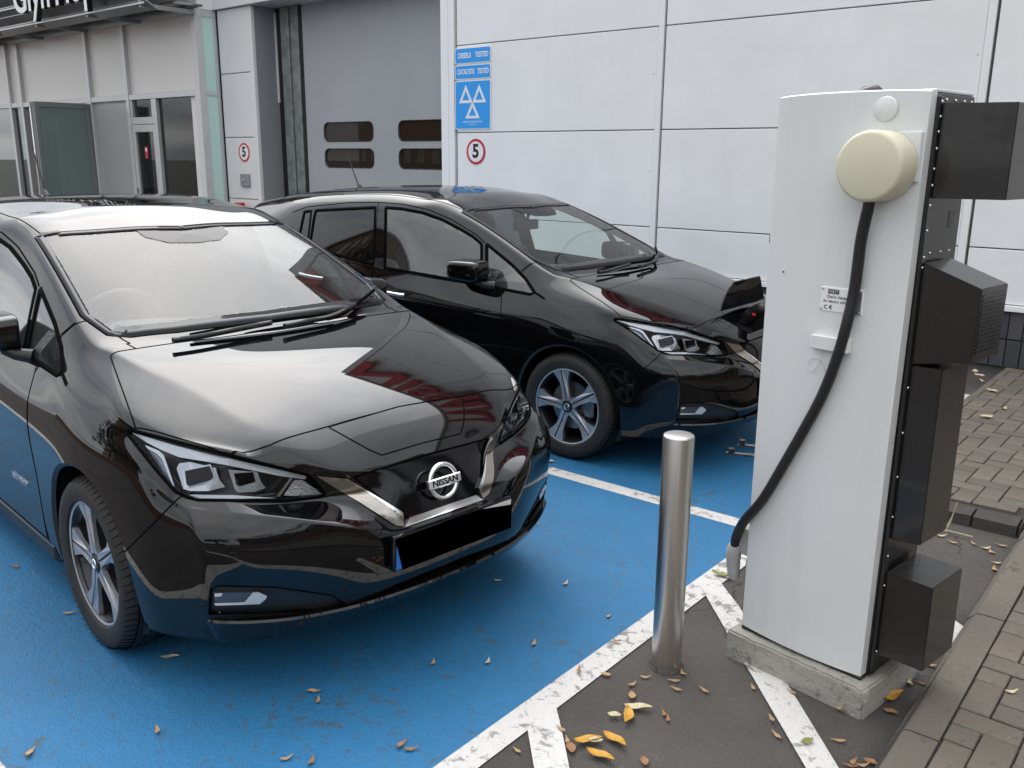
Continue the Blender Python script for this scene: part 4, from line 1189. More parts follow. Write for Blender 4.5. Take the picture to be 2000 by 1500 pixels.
bb('track', -12.09, -11.90, YD - .05, YD + .02, 0, 3.96, TRACK, .004)
bb('seal', -11.895, -11.83, YD - .03, YD + .02, 0, 3.96, BLKSEAL)
rd = empty('workshop_door', (-10, YD, 0)); tag(rd, 'wide grey workshop door with rows of rounded dark windows', 'door')
def rrect(x0, x1, z0, z1, r, n=5):
    out = []
    for cx, cz, a0 in ((x1 - r, z1 - r, 0), (x0 + r, z1 - r, 90), (x0 + r, z0 + r, 180), (x1 - r, z0 + r, 270)):
        for k in range(n + 1): t = R_(a0 + 90 * k / n); out.append((cx + r * math.cos(t), cz + r * math.sin(t)))
    return out
WN = [(-11.405, -10.285), (-9.745, -8.625), (-8.085, -6.965)]
ZN = [(1.945, 2.222), (1.56, 1.835)]
# door leaf built as a plate with window holes (grid fill through curve)
cu = bpy.data.curves.new('leaf', 'CURVE'); cu.dimensions = '2D'; cu.fill_mode = 'BOTH'; cu.extrude = .02
def spl(pts):
    s_ = cu.splines.new('POLY'); s_.points.add(len(pts) - 1); s_.use_cyclic_u = True
    for p_, q_ in zip(s_.points, pts): p_.co = (q_[0], q_[1], 0, 1)
spl([(-11.84 + 10, 0), (-6.4 + 10, 0), (-6.4 + 10, 4.2), (-11.84 + 10, 4.2)])
for x0, x1 in WN:
    for z0, z1 in ZN: spl(rrect(x0 + 10, x1 + 10, z0, z1, .09))
t_ = bpy.data.objects.new('tmp', cu); col.objects.link(t_)
dg = bpy.context.evaluated_depsgraph_get(); dg.update(); me = bpy.data.meshes.new_from_object(t_.evaluated_get(dg)); bpy.data.objects.remove(t_)
me.materials.clear(); me.transform(FACE_MY); link('door_leaf', me, GREYP, rd)
DGLASS = glass_mat('dirty_door_glass', (.40, .34, .28), 1.45, .25, (.06, .05, .04), .7)
for x0, x1 in WN:
    for z0, z1 in ZN:
        w = prism('door_window', rrect(x0 + 10 - .01, x1 + 10 + .01, z0 - .01, z1 + .01, .09), -.004, .004, DGLASS, rd, FACE_MY)
        c = rrect(x0 + 10, x1 + 10, z0, z1, .09); bm = bmesh.new(); add_tube(bm, [(p[0], -.021, p[1]) for p in c + c[:1]], .008, 5, False); bmobj('window_gasket', bm, BLKSEAL, w, True)
WORKSHOP = mat('workshop_inside', (.09, .075, .06), .8, noise=(1.2, .7, 5)); OCHRE = mat('ochre_banner', (.16, .085, .04), .7)
inside = empty('workshop_interior', (-10, YD + 1.5, 0)); tag(inside, 'dim brown workshop interior seen through the rounded door windows', 'interior')
box('back_wall', -3, 4, 1.0, 1.1, 0, 4.2, WORKSHOP, inside); box('hanging_sheet', -.95, 2.2, -.6, -.55, 1.2, 3.4, OCHRE, inside)
# left cladding strip with its small key switch
lc = empty('cladding_pier', (-12.97, YL, 0)); tag(lc, 'narrow silver-grey clad pier between glass showroom and roller door', 'wall')
lp = lambda n, x0, x1, y0, y1, z0, z1, m, bev=0: box(n, x0 + 12.97, x1 + 12.97, y0 - YL, y1 - YL, z0, z1, m, lc, bev)
lp('pier_core', -13.46, -12.50, YL + .03, YL + .5, 0, 3.96, DARKJ)
for z0, z1 in ((0, 1.034), (1.034, 2.01), (2.01, 2.995), (2.995, 3.96)):
    lp('pier_panel', -13.40, -12.60, YL, YL + .05, z0 + .006, z1 - .006, LCLAD, .004)
    lp('pier_edge', -12.594, -12.492, YL - .002, YL + .05, z0, z1, LCLAD)
ks = empty('key_switch', (-12.885, YL - .02, 1.335)); tag(ks, 'small square grey key switch box below the speed sign by showroom', 'switch')
box('switch_box', -.115, .115, -.02, .02, -.10, .10, mat('switch_grey', (.30, .31, .33), .4, .4), ks, .006)
bm = bmesh.new(); add_box(bm, -.035, .035, -.035, -.02, -.014, .014, .003); add_box(bm, -.06, -.03, -.03, -.02, -.025, .025, .003); bmobj('switch_lever', bm, ALLOY, ks)
rp = lathe('red_post', [(0, .985), (.075, .985), (.085, .97), (.085, 0), (0, 0)], mat('red_post_paint', (.45, .015, .02), .4), None, 24); rp.location = (-12.86, 8.60, 0); tag(rp, 'short red post standing in front of the grey clad pier', 'post')

# ------------------------------------------------------------------ glass showroom
ALU = mat('silver_mullion', (.58, .585, .59), .38, .35, noise=(6, .05)); ALUW = mat('pale_corner_trim', (.64, .64, .65), .38)
FROST = mat('frosted_panel', (.74, .72, .70), .30, 0, 0, noise=(.5, .05, 3)); FROST2 = mat('frosted_panel_dark', (.40, .405, .41), .35, 0, 0, noise=(.5, .06, 3))
TEAL = mat('pale_green_glass_panel', (.50, .72, .66), .12, 0, .4); SHGLASS = glass_mat('showroom_glass', (.45, .48, .47), 1.55, .06, (.03, .03, .03)); LEAFGL = glass_mat('green_tinted_glass', (.60, .68, .66), 1.5, .55, (.27, .34, .33))
YS = 8.45
sh = empty('glass_showroom', (-13.45, YS, 0)); tag(sh, 'glass and frosted panel showroom front with silver mullions and pale green corner', 'building')
sb = lambda n, x0, x1, y0, y1, z0, z1, m, bev=0, par=sh: box(n, x0 + 13.45, x1 + 13.45, y0 - YS, y1 - YS, z0, z1, m, par, bev)
ZT, ZF = 2.70, 3.95
MX = [-24.0, -20.62, -20.06, -17.155, -15.775]
for x in MX: sb('mullion', x - .05, x + .05, YS - .05, YS + .08, 0, ZF, ALU, .006)
sb('corner_trim', -13.60, -13.452, YS - .055, YS + .08, 0, ZF, ALUW, .006)
edges = MX + [-13.60]
for x0, x1 in zip(edges, edges[1:]):
    a0, a1 = x0 + .052, (x1 - .052 if x1 != -13.60 else -13.602)
    sb('frosted_panel', a0, a1, YS + .02, YS + .05, ZT + .05, ZF - .06, FROST)
    sb('transom', a0, a1, YS - .04, YS + .07, ZT - .048, ZT + .045, ALU, .005)
    sb('head_rail', a0, a1, YS - .045, YS + .07, ZF - .06, ZF, ALU, .005)
sb('frosted_panel', -17.10, -15.83, YS + .02, YS + .05, 0, ZT - .052, FROST2)
# small window, door and tall window right of it
sb('mullion', -14.945, -14.845, YS - .04, YS + .07, 0, ZT - .05, ALU, .005)
sb('door_head', -15.72, -14.947, YS - .035, YS + .06, 2.24, 2.36, ALU, .005)
sb('window_pane', -15.66, -15.02, YS + .02, YS + .03, 2.365, ZT - .05, SHGLASS)
sb('window_frame', -15.722, -15.66, YS - .03, YS + .06, 2.363, ZT - .05, ALU, .004); sb('window_frame', -15.02, -14.948, YS - .03, YS + .06, 2.363, ZT - .05, ALUW, .004)
dr = sb('glass_door', -15.72, -15.63, YS - .03, YS + .05, 0, 2.235, ALU, .004)
for n, x0, x1, z0, z1, m in (('door_stile', -15.03, -14.95, 0, 2.235, ALU), ('door_rail', -15.628, -15.032, 2.11, 2.235, ALU)):
    box(n, x0 + 13.45, x1 + 13.45, -.03, .05, z0, z1, m, dr, .004)
box('door_pane', -15.628 + 13.45, -15.032 + 13.45, .01, .02, 0, 2.11, SHGLASS, dr)
box('door_notice', -15.40 + 13.45, -15.31 + 13.45, -.002, .006, 1.66, 1.86, SIGNR, dr); box('notice_text', -15.385 + 13.45, -15.325 + 13.45, -.004, -.0025, 1.78, 1.84, SIGNW, dr)
bm = bmesh.new(); add_box(bm, -2.21, -2.19, -.075, -.055, .85, 1.15, .006); bmobj('door_handle', bm, BLKSEAL, dr)
sb('window_pane', -14.842, -13.83, YS + .02, YS + .03, 0, ZT - .05, SHGLASS)
sb('frosted_strip', -13.828, -13.602, YS + .015, YS + .04, 0, ZT - .05, FROST)
sb('exit_sign', -14.72, -14.55, YS + .25, YS + .27, 2.25, 2.45, mat('green_exit_sign', (.01, .25, .14), .4))
sb('window_pane', -23.9, -20.68, YS + .02, YS + .03, 0, ZT - .05, SHGLASS)
sb('window_pane', -20.56, -20.12, YS + .02, YS + .03, 0, ZT - .05, SHGLASS)
sb('fascia', -26, -13.44, YS + .0, YS + .32, ZF + .005, 6.0, LCLAD, .005)
# corner return, pale green glass
sb('return_trim', -13.450, -13.440, YS - .055, YS + .07, 0, ZF, ALU); 
sb('return_panel', -13.46, -13.452, YS + .075, YL - .06, 0, ZT - .04, TEAL); sb('return_panel', -13.46, -13.452, YS + .075, YL - .06, ZT + .03, ZF - .1, TEAL)
sb('return_trim', -13.458, -13.438, YL - .06, YL - .003, 0, ZF, ALU); sb('return_trim', -13.456, -13.439, YS + .072, YL - .062, ZT - .04, ZT + .03, ALU); sb('return_trim', -13.456, -13.439, YS + .072, YL - .062, ZF - .1, ZF, ALU)
# dark showroom room
ROOM = mat('showroom_dark_wall', (.045, .043, .042), .7, noise=(.8, .6)); 
room = empty('showroom_interior', (-18, YS + 3, 0)); tag(room, 'dark showroom interior behind the tall glass panes and open leaf', 'interior')
box('back_wall', -8, 4.4, 2.0, 2.1, 0, 4.0, ROOM, room); box('room_floor', -8, 4.4, -2.95, 2.0, 0.0, .02, mat('showroom_floor', (.10, .10, .10), .3), room); box('room_ceiling', -8, 4.4, -2.9, 2.0, 3.9, 3.95, ROOM, room); box('side_wall', 4.4, 4.5, -2.6, 2.1, 0, 4.0, ROOM, room)
box('room_pillar', -4.2, -3.8, -1.6, -1.2, 0.02, 3.9, mat('pale_pillar', (.45, .45, .43), .6), room)
box('display_stand', -2.4, -1.6, -1.0, -.4, 0.02, 1.0, mat('stand_blue', (.03, .14, .35), .5), room)
box('display_desk', 2.6, 3.6, -1.8, -1.0, 0.02, .95, mat('desk_blue', (.06, .22, .42), .45), room)
# open glazed leaf, square to the front, hinged on the mullion
lf = empty('folding_door', (-17.155, YS - .06, 0)); tag(lf, 'open folding glass door with grey frame standing out from the showroom', 'door')
ALUD = mat('grey_leaf_frame', (.20, .215, .225), .4, .3)
def leaf(px_, first):
    y0, y1, zt = -1.0, 0.0, 2.63; w = .07
    for n, a0, a1, z0, z1 in (('leaf_stile', y0, y0 + w, 0, zt), ('leaf_stile', y1 - w, y1, 0, zt), ('leaf_rail', y0 + w + .001, y1 - w - .001, zt - w * 1.3, zt), ('leaf_rail', y0 + w + .001, y1 - w - .001, 0, w * 2)):
        box(n, px_ - .022, px_ + .022, a0, a1, z0, z1, ALUD, lf, .004)
    box('leaf_pane', px_ - .006, px_ + .006, y0 + w + .001, y1 - w - .001, w * 2, zt - w * 1.3, LEAFGL if first else SHGLASS, lf)
for k, xx in enumerate((0, -.07, -.14)): leaf(xx, k == 0)
banner = box('red_banner', -16.45, -15.75, 9.9, 9.93, 1.55, 2.55, mat('red_banner_cloth', (.55, .06, .05), .6)); tag(banner, 'red vertical banner hanging inside the showroom behind the open leaf', 'banner')

# canopy with louvres and the name
LOUV = mat('louvre_metal', (.42, .42, .42), .32, .7, noise=(3, .12)); LOUVD = mat('louvre_shadow_box', (.13, .13, .132), .6); BRK = mat('canopy_bracket', (.30, .30, .31), .35, .6)
cn = empty('canopy', (-18, 7.5, 3.9)); tag(cn, 'dark louvred metal canopy projecting above the showroom front', 'canopy')
cb = lambda n, x0, x1, y0, y1, z0, z1, m, bev=0, mtx=None: box(n, x0 + 18, x1 + 18, y0 - 7.5, y1 - 7.5, z0 - 3.9, z1 - 3.9, m, cn, bev, mtx)
cb('canopy_back', -26, -13.3, 7.95, 8.05, 4.0, 5.3, LOUVD)
cb('canopy_soffit', -26, -13.46, 8.06, 8.42, 3.99, 4.03, LOUV)
cb('canopy_gutter', -26, -13.2, 8.30, 8.40, 3.955, 3.985, LOUVD)
for k in range(8):
    z = 3.93 + k * .16
    tl = Matrix.Translation((0, .05, z - 3.9)) @ Matrix.Rotation(R_(-28), 4, 'X') @ Matrix.Translation((0, -.05, -(z - 3.9)))
    cb('louvre', -26, -13.3, 7.50, 7.72, z - .006, z + .010, LOUV, 0, tl)
    cb('louvre_edge', -26, -13.3, 7.465, 7.488, z + .105 - .012 + -.008, z + .105 + .008, ALUW)if False else None
for k in range(5):
    z = 3.90 + k * .32
    cb('front_rail', -26, -13.3, 7.47, 7.492, z, z + .022, ALUW)
for x in (-20.4, -18.75, -16.95, -15.1, -13.45):
    cb('bracket', x - .02, x + .02, 7.50, 8.40, 3.86, 3.925, BRK)
    cb('bracket', x - .03, x + .03, 7.50, 7.56, 3.93, 5.2, BRK)
nm = empty('name_lettering', (-17.28, 7.40, 4.045)); tag(nm, 'white raised name letters mounted on the dark louvred canopy', 'sign')
xoff = 0.0; sc_l = None
for word in ('Glyn', 'Hopkin'):
    tm = text_mesh('name_word', word, 1.0, SIGNW, Matrix.Identity(4), nm, .004, 'LEFT', bold=.012)
    xs = [v_.co.x for v_ in tm.data.vertices]; wd = max(xs) - min(xs)
    sc_l = .745
    mt_ = Matrix.Translation((xoff, 0, 0)) @ FACE_MY @ Matrix.Diagonal((sc_l, sc_l, 1, 1)) @ Matrix.Translation((-min(xs), .345, 0))
    back = tm.data.copy(); back.materials.clear(); back.materials.append(BLKSEAL)
    tm.data.transform(Matrix.Translation((0, -.09, 0)) @ mt_)
    link('word_returns', back, None, tm); back.transform(Matrix.Translation((0, -.042, 0)) @ mt_ @ Matrix.Diagonal((1, 1, 10, 1)))
    xoff += (wd + .30) * sc_l
# ------------------------------------------------------------------ the quick charger
CH_A = Vector((-1.2040, 2.7533, 0)); CH_R = R_(-8.317)
ch_d = Vector((math.cos(CH_R), math.sin(CH_R), 0)); ch_n = Vector((ch_d.y, -ch_d.x, 0))
def chloc(x, y, off=0.0):
    """pixel -> charger frame (x along the face, y into the cabinet, z up) on the plane `off` in front of the face"""
    r = pxray(x, y); P0 = CH_A + ch_n * off
    q = CAM + r * ((P0 - CAM).dot(ch_n) / r.dot(ch_n))
    return Vector(((q - CH_A).dot(ch_d), -off, q.z))
CHW = mat('pale_grey_powder_coat', (.70, .715, .71), .38, 0, .15, noise=(2.2, .03, 5), bump=(300, .05, .0008), streak=(16, 1.3, .09))
CHCREAM = mat('aged_cream_plastic', (.66, .63, .47), .36, noise=(5, .04))
CHBLK = mat('black_powder_coat', (.012, .012, .013), .33, 0, .2, bump=(420, .12, .0008))
CHBRN = mat('dark_hood_paint', (.016, .0145, .0135), .28, 0, .18, noise=(3, .2), bump=(420, .10, .0006))
CABLE = mat('black_cable_sheath', (.012, .012, .013), .46, bump=(90, .2, .001)); GREYPL = mat('grey_plug_boot', (.42, .42, .41), .45)
SCREW = mat('bright_screw', (.75, .75, .75), .25, 1.0)
base = empty('concrete_base', CH_A, CH_R); tag(base, 'weathered low concrete plinth under the tall white charger', 'plinth')
bm = bmesh.new(); add_box(bm, -.028, .490, -.048, .345, -.01, .104)
bmesh.ops.bevel(bm, geom=list(bm.edges), offset=.007, segments=2, affect='EDGES')
bmesh.ops.subdivide_edges(bm, edges=[e for e in bm.edges if e.calc_length() > .05], cuts=14, use_grid_fill=True)
from mathutils import noise as mnoise
for v in bm.verts:
    n_ = mnoise.noise_vector(v.co * 18) * .0035 + mnoise.noise_vector(v.co * 55) * .002
    if v.co.z > .02: v.co += n_
    if v.co.x > .46 and v.co.y < -.02 and v.co.z > .07: v.co += Vector((-.012, .010, -.014))
bmobj('plinth_block', bm, CONC, base, True, 30)
chg = empty('charging_station', CH_A + Vector((0, 0, .104)), CH_R); tag(chg, 'tall white cabinet charger with cream round cap, black side hoods and hanging cable', 'charger')
Z0 = .104
def cbx(n, x0, x1, y0, y1, z0, z1, m, bev=0, par=None): return box(n, x0, x1, y0, y1, z0 - Z0, z1 - Z0, m, par or chg, bev)
# curved front panel
bm = bmesh.new(); n = 14; zt, zb = 1.915, .118; fr, bk = [], []
def bulge(t): return -.020 * (1 - (2 * t - 1) ** 2)
for k in range(n + 1):
    t = k / n; x = .001 + .450 * t
    ztop = zt - .006 * abs(2 * t - 1) ** 3
    fr.append([bm.verts.new((x + dx_ * (t - .5), bulge(t), z - Z0)) for z, dx_ in ((zb, -.006), (.9, 0), (ztop - .012, .016), (ztop - .004, .016))]); fr[-1].append(bm.verts.new((x + .016 * (t - .5), bulge(t) + .006, ztop - Z0)))
    bk.append([bm.verts.new((x - .006 * (t - .5), .035, zb - Z0)), bm.verts.new((x + .016 * (t - .5), .036, ztop - Z0))])
for k in range(n):
    for j in range(4): bm.faces.new((fr[k][j], fr[k + 1][j], fr[k + 1][j + 1], fr[k][j + 1]))
    bm.faces.new((fr[k][4], fr[k + 1][4], bk[k + 1][1], bk[k][1])); bm.faces.new((fr[k + 1][0], fr[k][0], bk[k][0], bk[k + 1][0]))
bm.faces.new([*fr[0], bk[0][1], bk[0][0]]); bm.faces.new([*fr[-1][::-1], bk[-1][0], bk[-1][1]])
bmobj('front_panel', bm, CHW, chg, True, 35)
cbx('cabinet', -.003, .458, .037, .292, .106, 1.905, CHBLK, .004)
cbx('side_flange', .4585, .470, .034, .060, .12, 1.895, CHBLK, .002)
cbx('top_cover', .0, .455, .038, .285, 1.9055, 1.915, CHW, .002)
lathe('top_cap', [(0, .022), (.020, .020), (.032, .010), (.036, 0), (0, 0)], CHBLK, chg, 20, 'Z', 40, Matrix.Translation((.235, .10, 1.9155 - Z0)))
cbx('base_rail', .004, .452, bulge(.5) + .016, .28, .1045, .1175, CHBLK, .002)
def hood(name, poly, y0, y1, m=CHBRN):
    bm = bmesh.new(); a = [bm.verts.new((p[0], y0, p[1] - Z0)) for p in poly]; b = [bm.verts.new((p[0], y1, p[1] - Z0)) for p in poly]
    bm.faces.new(a); bm.faces.new(b[::-1])
    for i in range(len(a)): bm.faces.new((a[i - 1], b[i - 1], b[i], a[i]))
    bmesh.ops.recalc_face_normals(bm, faces=bm.faces)
    bmesh.ops.bevel(bm, geom=list(bm.edges), offset=.0022, segments=2, affect='EDGES')
    return bmobj(name, bm, m, chg, True, 30)
hood('vent_hood', [(.4715, 1.620), (.667, 1.622), (.666, 1.872), (.4715, 1.876)], .048, .250)
h2 = hood('vent_hood', [(.4705, 1.142), (.636, 1.172), (.638, 1.381), (.4705, 1.440)], .048, .238)
hood('vent_hood', [(.4705, .585), (.561, .595), (.561, 1.140), (.4705, 1.136)], .050, .236)
hood('vent_hood', [(.4705, .190), (.617, .194), (.615, .474), (.4705, .476)], .048, .262)
for k in range(15):                                     # louvre slats on the sloped hood
    z = 1.195 + k * .0115
    cbx('louvre_slat', .6385, .6415, .060, .226, z, z + .006, CHBLK, 0, h2) if False else box('louvre_slat', .6382, .6398, .062, .226, z - Z0, z + .006 - Z0, CHBLK, h2)
for z in (1.88, 1.84, 1.80, 1.755, 1.70, 1.655, 1.60, 1.53, 1.455, 1.425, 1.07, .93, .79, .66, .53, .43, .20):
    lathe('screw', [(0, .003), (.0036, .0022), (.0046, 0), (0, 0)], SCREW, chg, 10, 'X', 40, Matrix.Translation((.4702, .046, z - Z0)))
for yy in (.10, .16, .22, .27): lathe('screw', [(0, .003), (.0036, .0022), (.0046, 0), (0, 0)], SCREW, chg, 10, 'X', 40, Matrix.Translation((.4582, yy, 1.888 - Z0)))
for yy in (.11, .18, .24): lathe('screw', [(0, .003), (.0036, .0022), (.0046, 0), (0, 0)], SCREW, chg, 10, 'X', 40, Matrix.Translation((.4582, yy, 1.462 - Z0)))
box('rating_label', .4583, .4590, .21, .25, 1.53 - Z0, 1.58 - Z0, mat('dim_label', (.06, .06, .06), .4), chg)
# panel furniture
def on_panel(x): return bulge((x - .001) / .45)
cbx('cap_plate', .284, .4515, on_panel(.37) - .003, on_panel(.37) + .012, 1.664, 1.800, CHW, .002)
lathe('cable_cap', [(0, .094), (.086, .094), (.0945, .0905), (.098, .083), (.099, .002), (0, .002)], CHCREAM, chg, 56, 'Y', 45, Matrix.Translation((.352, on_panel(.35) - .001, 1.706 - Z0)))
lathe('blanking_disc', [(0, .006), (.030, .006), (.034, .003), (.035, 0), (0, 0)], CHW, chg, 32, 'Y', 40, Matrix.Translation((.342, on_panel(.342), 1.862 - Z0)))
for x, z in ((.408, 1.785), (.060, 1.378), (.225, .998)):
    lathe('screw', [(0, .002), (.0025, .0015), (.003, 0), (0, 0)] if x < .3 else [(0, .003), (.005, .002), (.006, 0), (0, 0)], SCREW if x > .3 else CHBLK, chg, 10, 'Y', 40, Matrix.Translation((x, on_panel(x) - .0015, z - Z0)))
pl = cbx('rating_plate', .202, .334, on_panel(.27) - .0035, on_panel(.27) + .008, 1.276, 1.349, SIGNW, .001)
yp = on_panel(.27) - .0042
cbx('plate_edge', .312, .3335, yp + .0002, yp + .0012, 1.277, 1.348, ALLOY, 0, pl)
def ptext(s, x, z, size, m=SIGNK, sx=1.0, align='LEFT', b=0): 
    return text_mesh('plate_text', s, size, m, Matrix.Translation((x, yp, z - Z0)) @ FACE_MY, pl, .0002, align, sx, b)
for k, c in enumerate('DBT'):
    cbx('letter_tile', .2245 + k * .0125, .2355 + k * .0125, yp - .0001, yp + .0007, 1.330, 1.3435, SIGNK, 0, pl)
    text_mesh('plate_text', c, .012, SIGNW, Matrix.Translation((.230 + k * .0125, yp - .0004, 1.3365 - Z0)) @ FACE_MY, pl, .0002, 'CENTER')
ptext('Quick charger', .222, 1.321, .0125); ptext('for electric vehicles', .212, 1.307, .0120, sx=.95)
ptext('C \u20ac', .215, 1.288, .017, b=.0003); ptext('C \u20ac', .285, 1.288, .017, b=.0003)
for x, z in ((.208, 1.343), (.207, 1.282), (.327, 1.343), (.327, 1.282)): lathe('screw', [(0, .002), (.0028, .0014), (.0036, 0), (0, 0)], SCREW, pl, 8, 'Y', 40, Matrix.Translation((x, yp, z - Z0)))
cbx('latch_box', .192, .316, on_panel(.25) - .024, on_panel(.25), 1.158, 1.202, CHW, .003)
wire = spline([chloc(*q, .020 + o) - Vector((0, 0, Z0)) for q, o in (((1616, 677), .004), ((1605, 688), .006), ((1602, 701), .008), ((1595, 716), .008), ((1585, 725), .007), ((1578, 716), .006), ((1580.5, 703), .006), ((1591, 698), .006), ((1602.5, 704), .004), ((1608, 716), .004), ((1610, 728), .004), ((1619, 730), .004), ((1630, 726), .004))], 6)
tube('wire_loop', wire, .0016, CHW, chg, 6)
cpx = [((1700, 372), .062), ((1697, 400), .060), ((1688, 439), .052), ((1680.5, 477), .046), ((1675, 522), .042), ((1667, 576), .040), ((1652, 640), .048), ((1633, 704), .046), ((1606, 772), .043), ((1573, 834), .041), ((1534, 902), .040), ((1491, 974), .036), ((1455, 1016), .012), ((1438, 1048), -.02), ((1434, 1080), -.03)]
tube('charging_cable', spline([chloc(*q, o) - Vector((0, 0, Z0)) for q, o in cpx], 6), .0165, CABLE, chg, 14)
tube('plug_boot', spline([chloc(*q, o) - Vector((0, 0, Z0)) for q, o in (((1436, 1062), -.03), ((1432, 1090), -.035), ((1433, 1128), -.04))], 4), [.019, .024, .026, .027, .026, .024, .023, .022, .018], GREYPL, chg, 14)
box('boot_holder', -.052, -.0035, .03, .09, .36 - Z0, .47 - Z0, GREYPL, chg, .008)
box('boot_clip', -.025, -.0035, .036, .06, .315 - Z0, .345 - Z0, CHBLK, chg, .004)
box('side_lug', -.040, -.0035, .05, .10, 1.455 - Z0, 1.488 - Z0, CHBLK, chg, .004)
for z0, z1 in ((1.60, 1.90), (.45, .9)): box('side_hinge', -.008, -.0035, .036, .044, z0 - Z0, z1 - Z0, CHBLK, chg)
# flat steel bars sticking out behind the cabinet, with bolts
def chy(x, y, yl):
    return chloc(x, y, -yl)
br = empty('steel_bracket', CH_A + ch_d * -.06 - ch_n * .26, CH_R); tag(br, 'pair of flat grey steel bars with bolts sticking out behind the charger', 'bracket')
brm = Matrix.Translation((.06, -.26, 0))
for (xa, ya), (xb, yb), w in (((1417, 885), (1500, 893), .03), ((1441, 869), (1500, 875), .03)):
    p, q = chy(xa, ya, .26), chy(xb, yb, .26)
    bm = bmesh.new(); v8 = []
    for c, tip in ((p, True), (q, False)):
        for dy_ in ((-.004, .012) if tip else (-w / 2, w / 2)):
            for dz in (-.004, .004): v8.append(bm.verts.new(brm @ (c + Vector((0, dy_, dz)))))
    mid = p.lerp(q, .2)
    for qd in ((0, 1, 3, 2), (4, 6, 7, 5), (0, 4, 5, 1), (2, 3, 7, 6), (0, 2, 6, 4), (1, 5, 7, 3)): bm.faces.new([v8[i] for i in qd])
    bmobj('flat_bar', bm, STEEL, br)
    c = p.lerp(q, .14)
    lathe('bolt', [(0, .022), (.011, .022), (.012, .018), (.012, .004), (0, .004)], CHBLK, br, 12, 'Z', 40, Matrix.Translation(brm @ c))

# ------------------------------------------------------------------ bollard
def brushed(name):
    m = bpy.data.materials.new(name); m.use_nodes = True; nt = m.node_tree; b = nt.nodes['Principled BSDF']
    b.inputs['Base Color'].default_value = (.60, .58, .55, 1); b.inputs['Metallic'].default_value = 1
    t = nt.nodes.new('ShaderNodeTexCoord'); mp = nt.nodes.new('ShaderNodeMapping'); mp.inputs['Scale'].default_value = (14, 14, 420)
    n = nt.nodes.new('ShaderNodeTexNoise'); n.inputs['Scale'].default_value = 1; n.inputs['Detail'].default_value = 3
    nt.links.new(t.outputs['Object'], mp.inputs[0]); nt.links.new(mp.outputs[0], n.inputs['Vector'])
    r = nt.nodes.new('ShaderNodeMapRange'); r.inputs['To Min'].default_value = .24; r.inputs['To Max'].default_value = .40
    nt.links.new(n.outputs['Fac'], r.inputs['Value']); nt.links.new(r.outputs[0], b.inputs['Roughness'])
    bp = nt.nodes.new('ShaderNodeBump'); bp.inputs['Strength'].default_value = .12; bp.inputs['Distance'].default_value = .0006
    nt.links.new(n.outputs['Fac'], bp.inputs['Height']); nt.links.new(bp.outputs[0], b.inputs['Normal'])
    return m
bol = empty('bollard', (-1.362, 2.512, 0)); tag(bol, 'brushed stainless steel round bollard standing on the tarmac', 'bollard')
BST = brushed('brushed_stainless')
lathe('bollard_tube', [(0, .848), (.046, .848), (.0500, .8455), (.0515, .841), (.0515, 0), (.0515, -.02), (0, -.02)], BST, bol, 64, 'Z', 50)
lathe('bollard_collar', [(.0517, .016), (.055, .012), (.062, .001), (.0517, .001)], TARMAC, bol, 40, 'Z', 50)

# ------------------------------------------------------------------ plug and open flap of the second car
for o in list(CARB.children):
    if o.name.startswith('charge_port_lid'):
        piv = Vector((.640, 0, .868))
        o.matrix_local = Matrix.Translation(piv) @ Matrix.Rotation(R_(-122), 4, 'Y') @ Matrix.Translation(-piv + Vector((-.004, 0, .004)))
        o['label'] = 'raised black charging flap'
for o in (CARA, CARB):
    bm = bmesh.new()
    P8 = [(.64, -.27, .84), (.64, .27, .84), (.77, .19, .725), (.77, -.19, .725)]
    a = [bm.verts.new(p) for p in P8]; b = [bm.verts.new((p[0] - .07, p[1] * .9, p[2] - .09)) for p in P8]
    bm.faces.new(b)
    for i in range(4): bm.faces.new((a[i - 1], a[i], b[i], b[i - 1]))
    bmobj('charge_port_recess', bm, TRIM, o)
plug = empty('charging_plug', CARB.location + Vector((.665, .02, .80)), CAR2[1]); tag(plug, 'black charging plug with red button pushed into the open nose flap', 'plug')
bm = bmesh.new(); add_tube(bm, spline([(-.01, 0, -.02), (.05, -.005, .04), (.12, -.02, .075), (.19, -.03, .06), (.25, -.04, .0)], 5), [.042] * 6 + [.040] * 5 + [.032] * 5 + [.026] * 4 + [.02], 12)
bmobj('plug_body', bm, CABLE, plug, True, 60)
box('plug_button', .060, .085, -.052, -.036, .030, .048, REDBIT, plug, .004)
pc0 = plug.matrix_basis @ Vector((.25, -.04, 0))
pe = CH_A + ch_d * .10 - ch_n * .30
tube('plug_cable', spline([(.25, -.04, 0), (.36, -.06, -.12), (.52, -.25, -.42), (.80, -.85, -.50), (1.10, -1.45, -.30), (1.15, -1.62, .0)], 6), .014, CABLE, plug, 10)

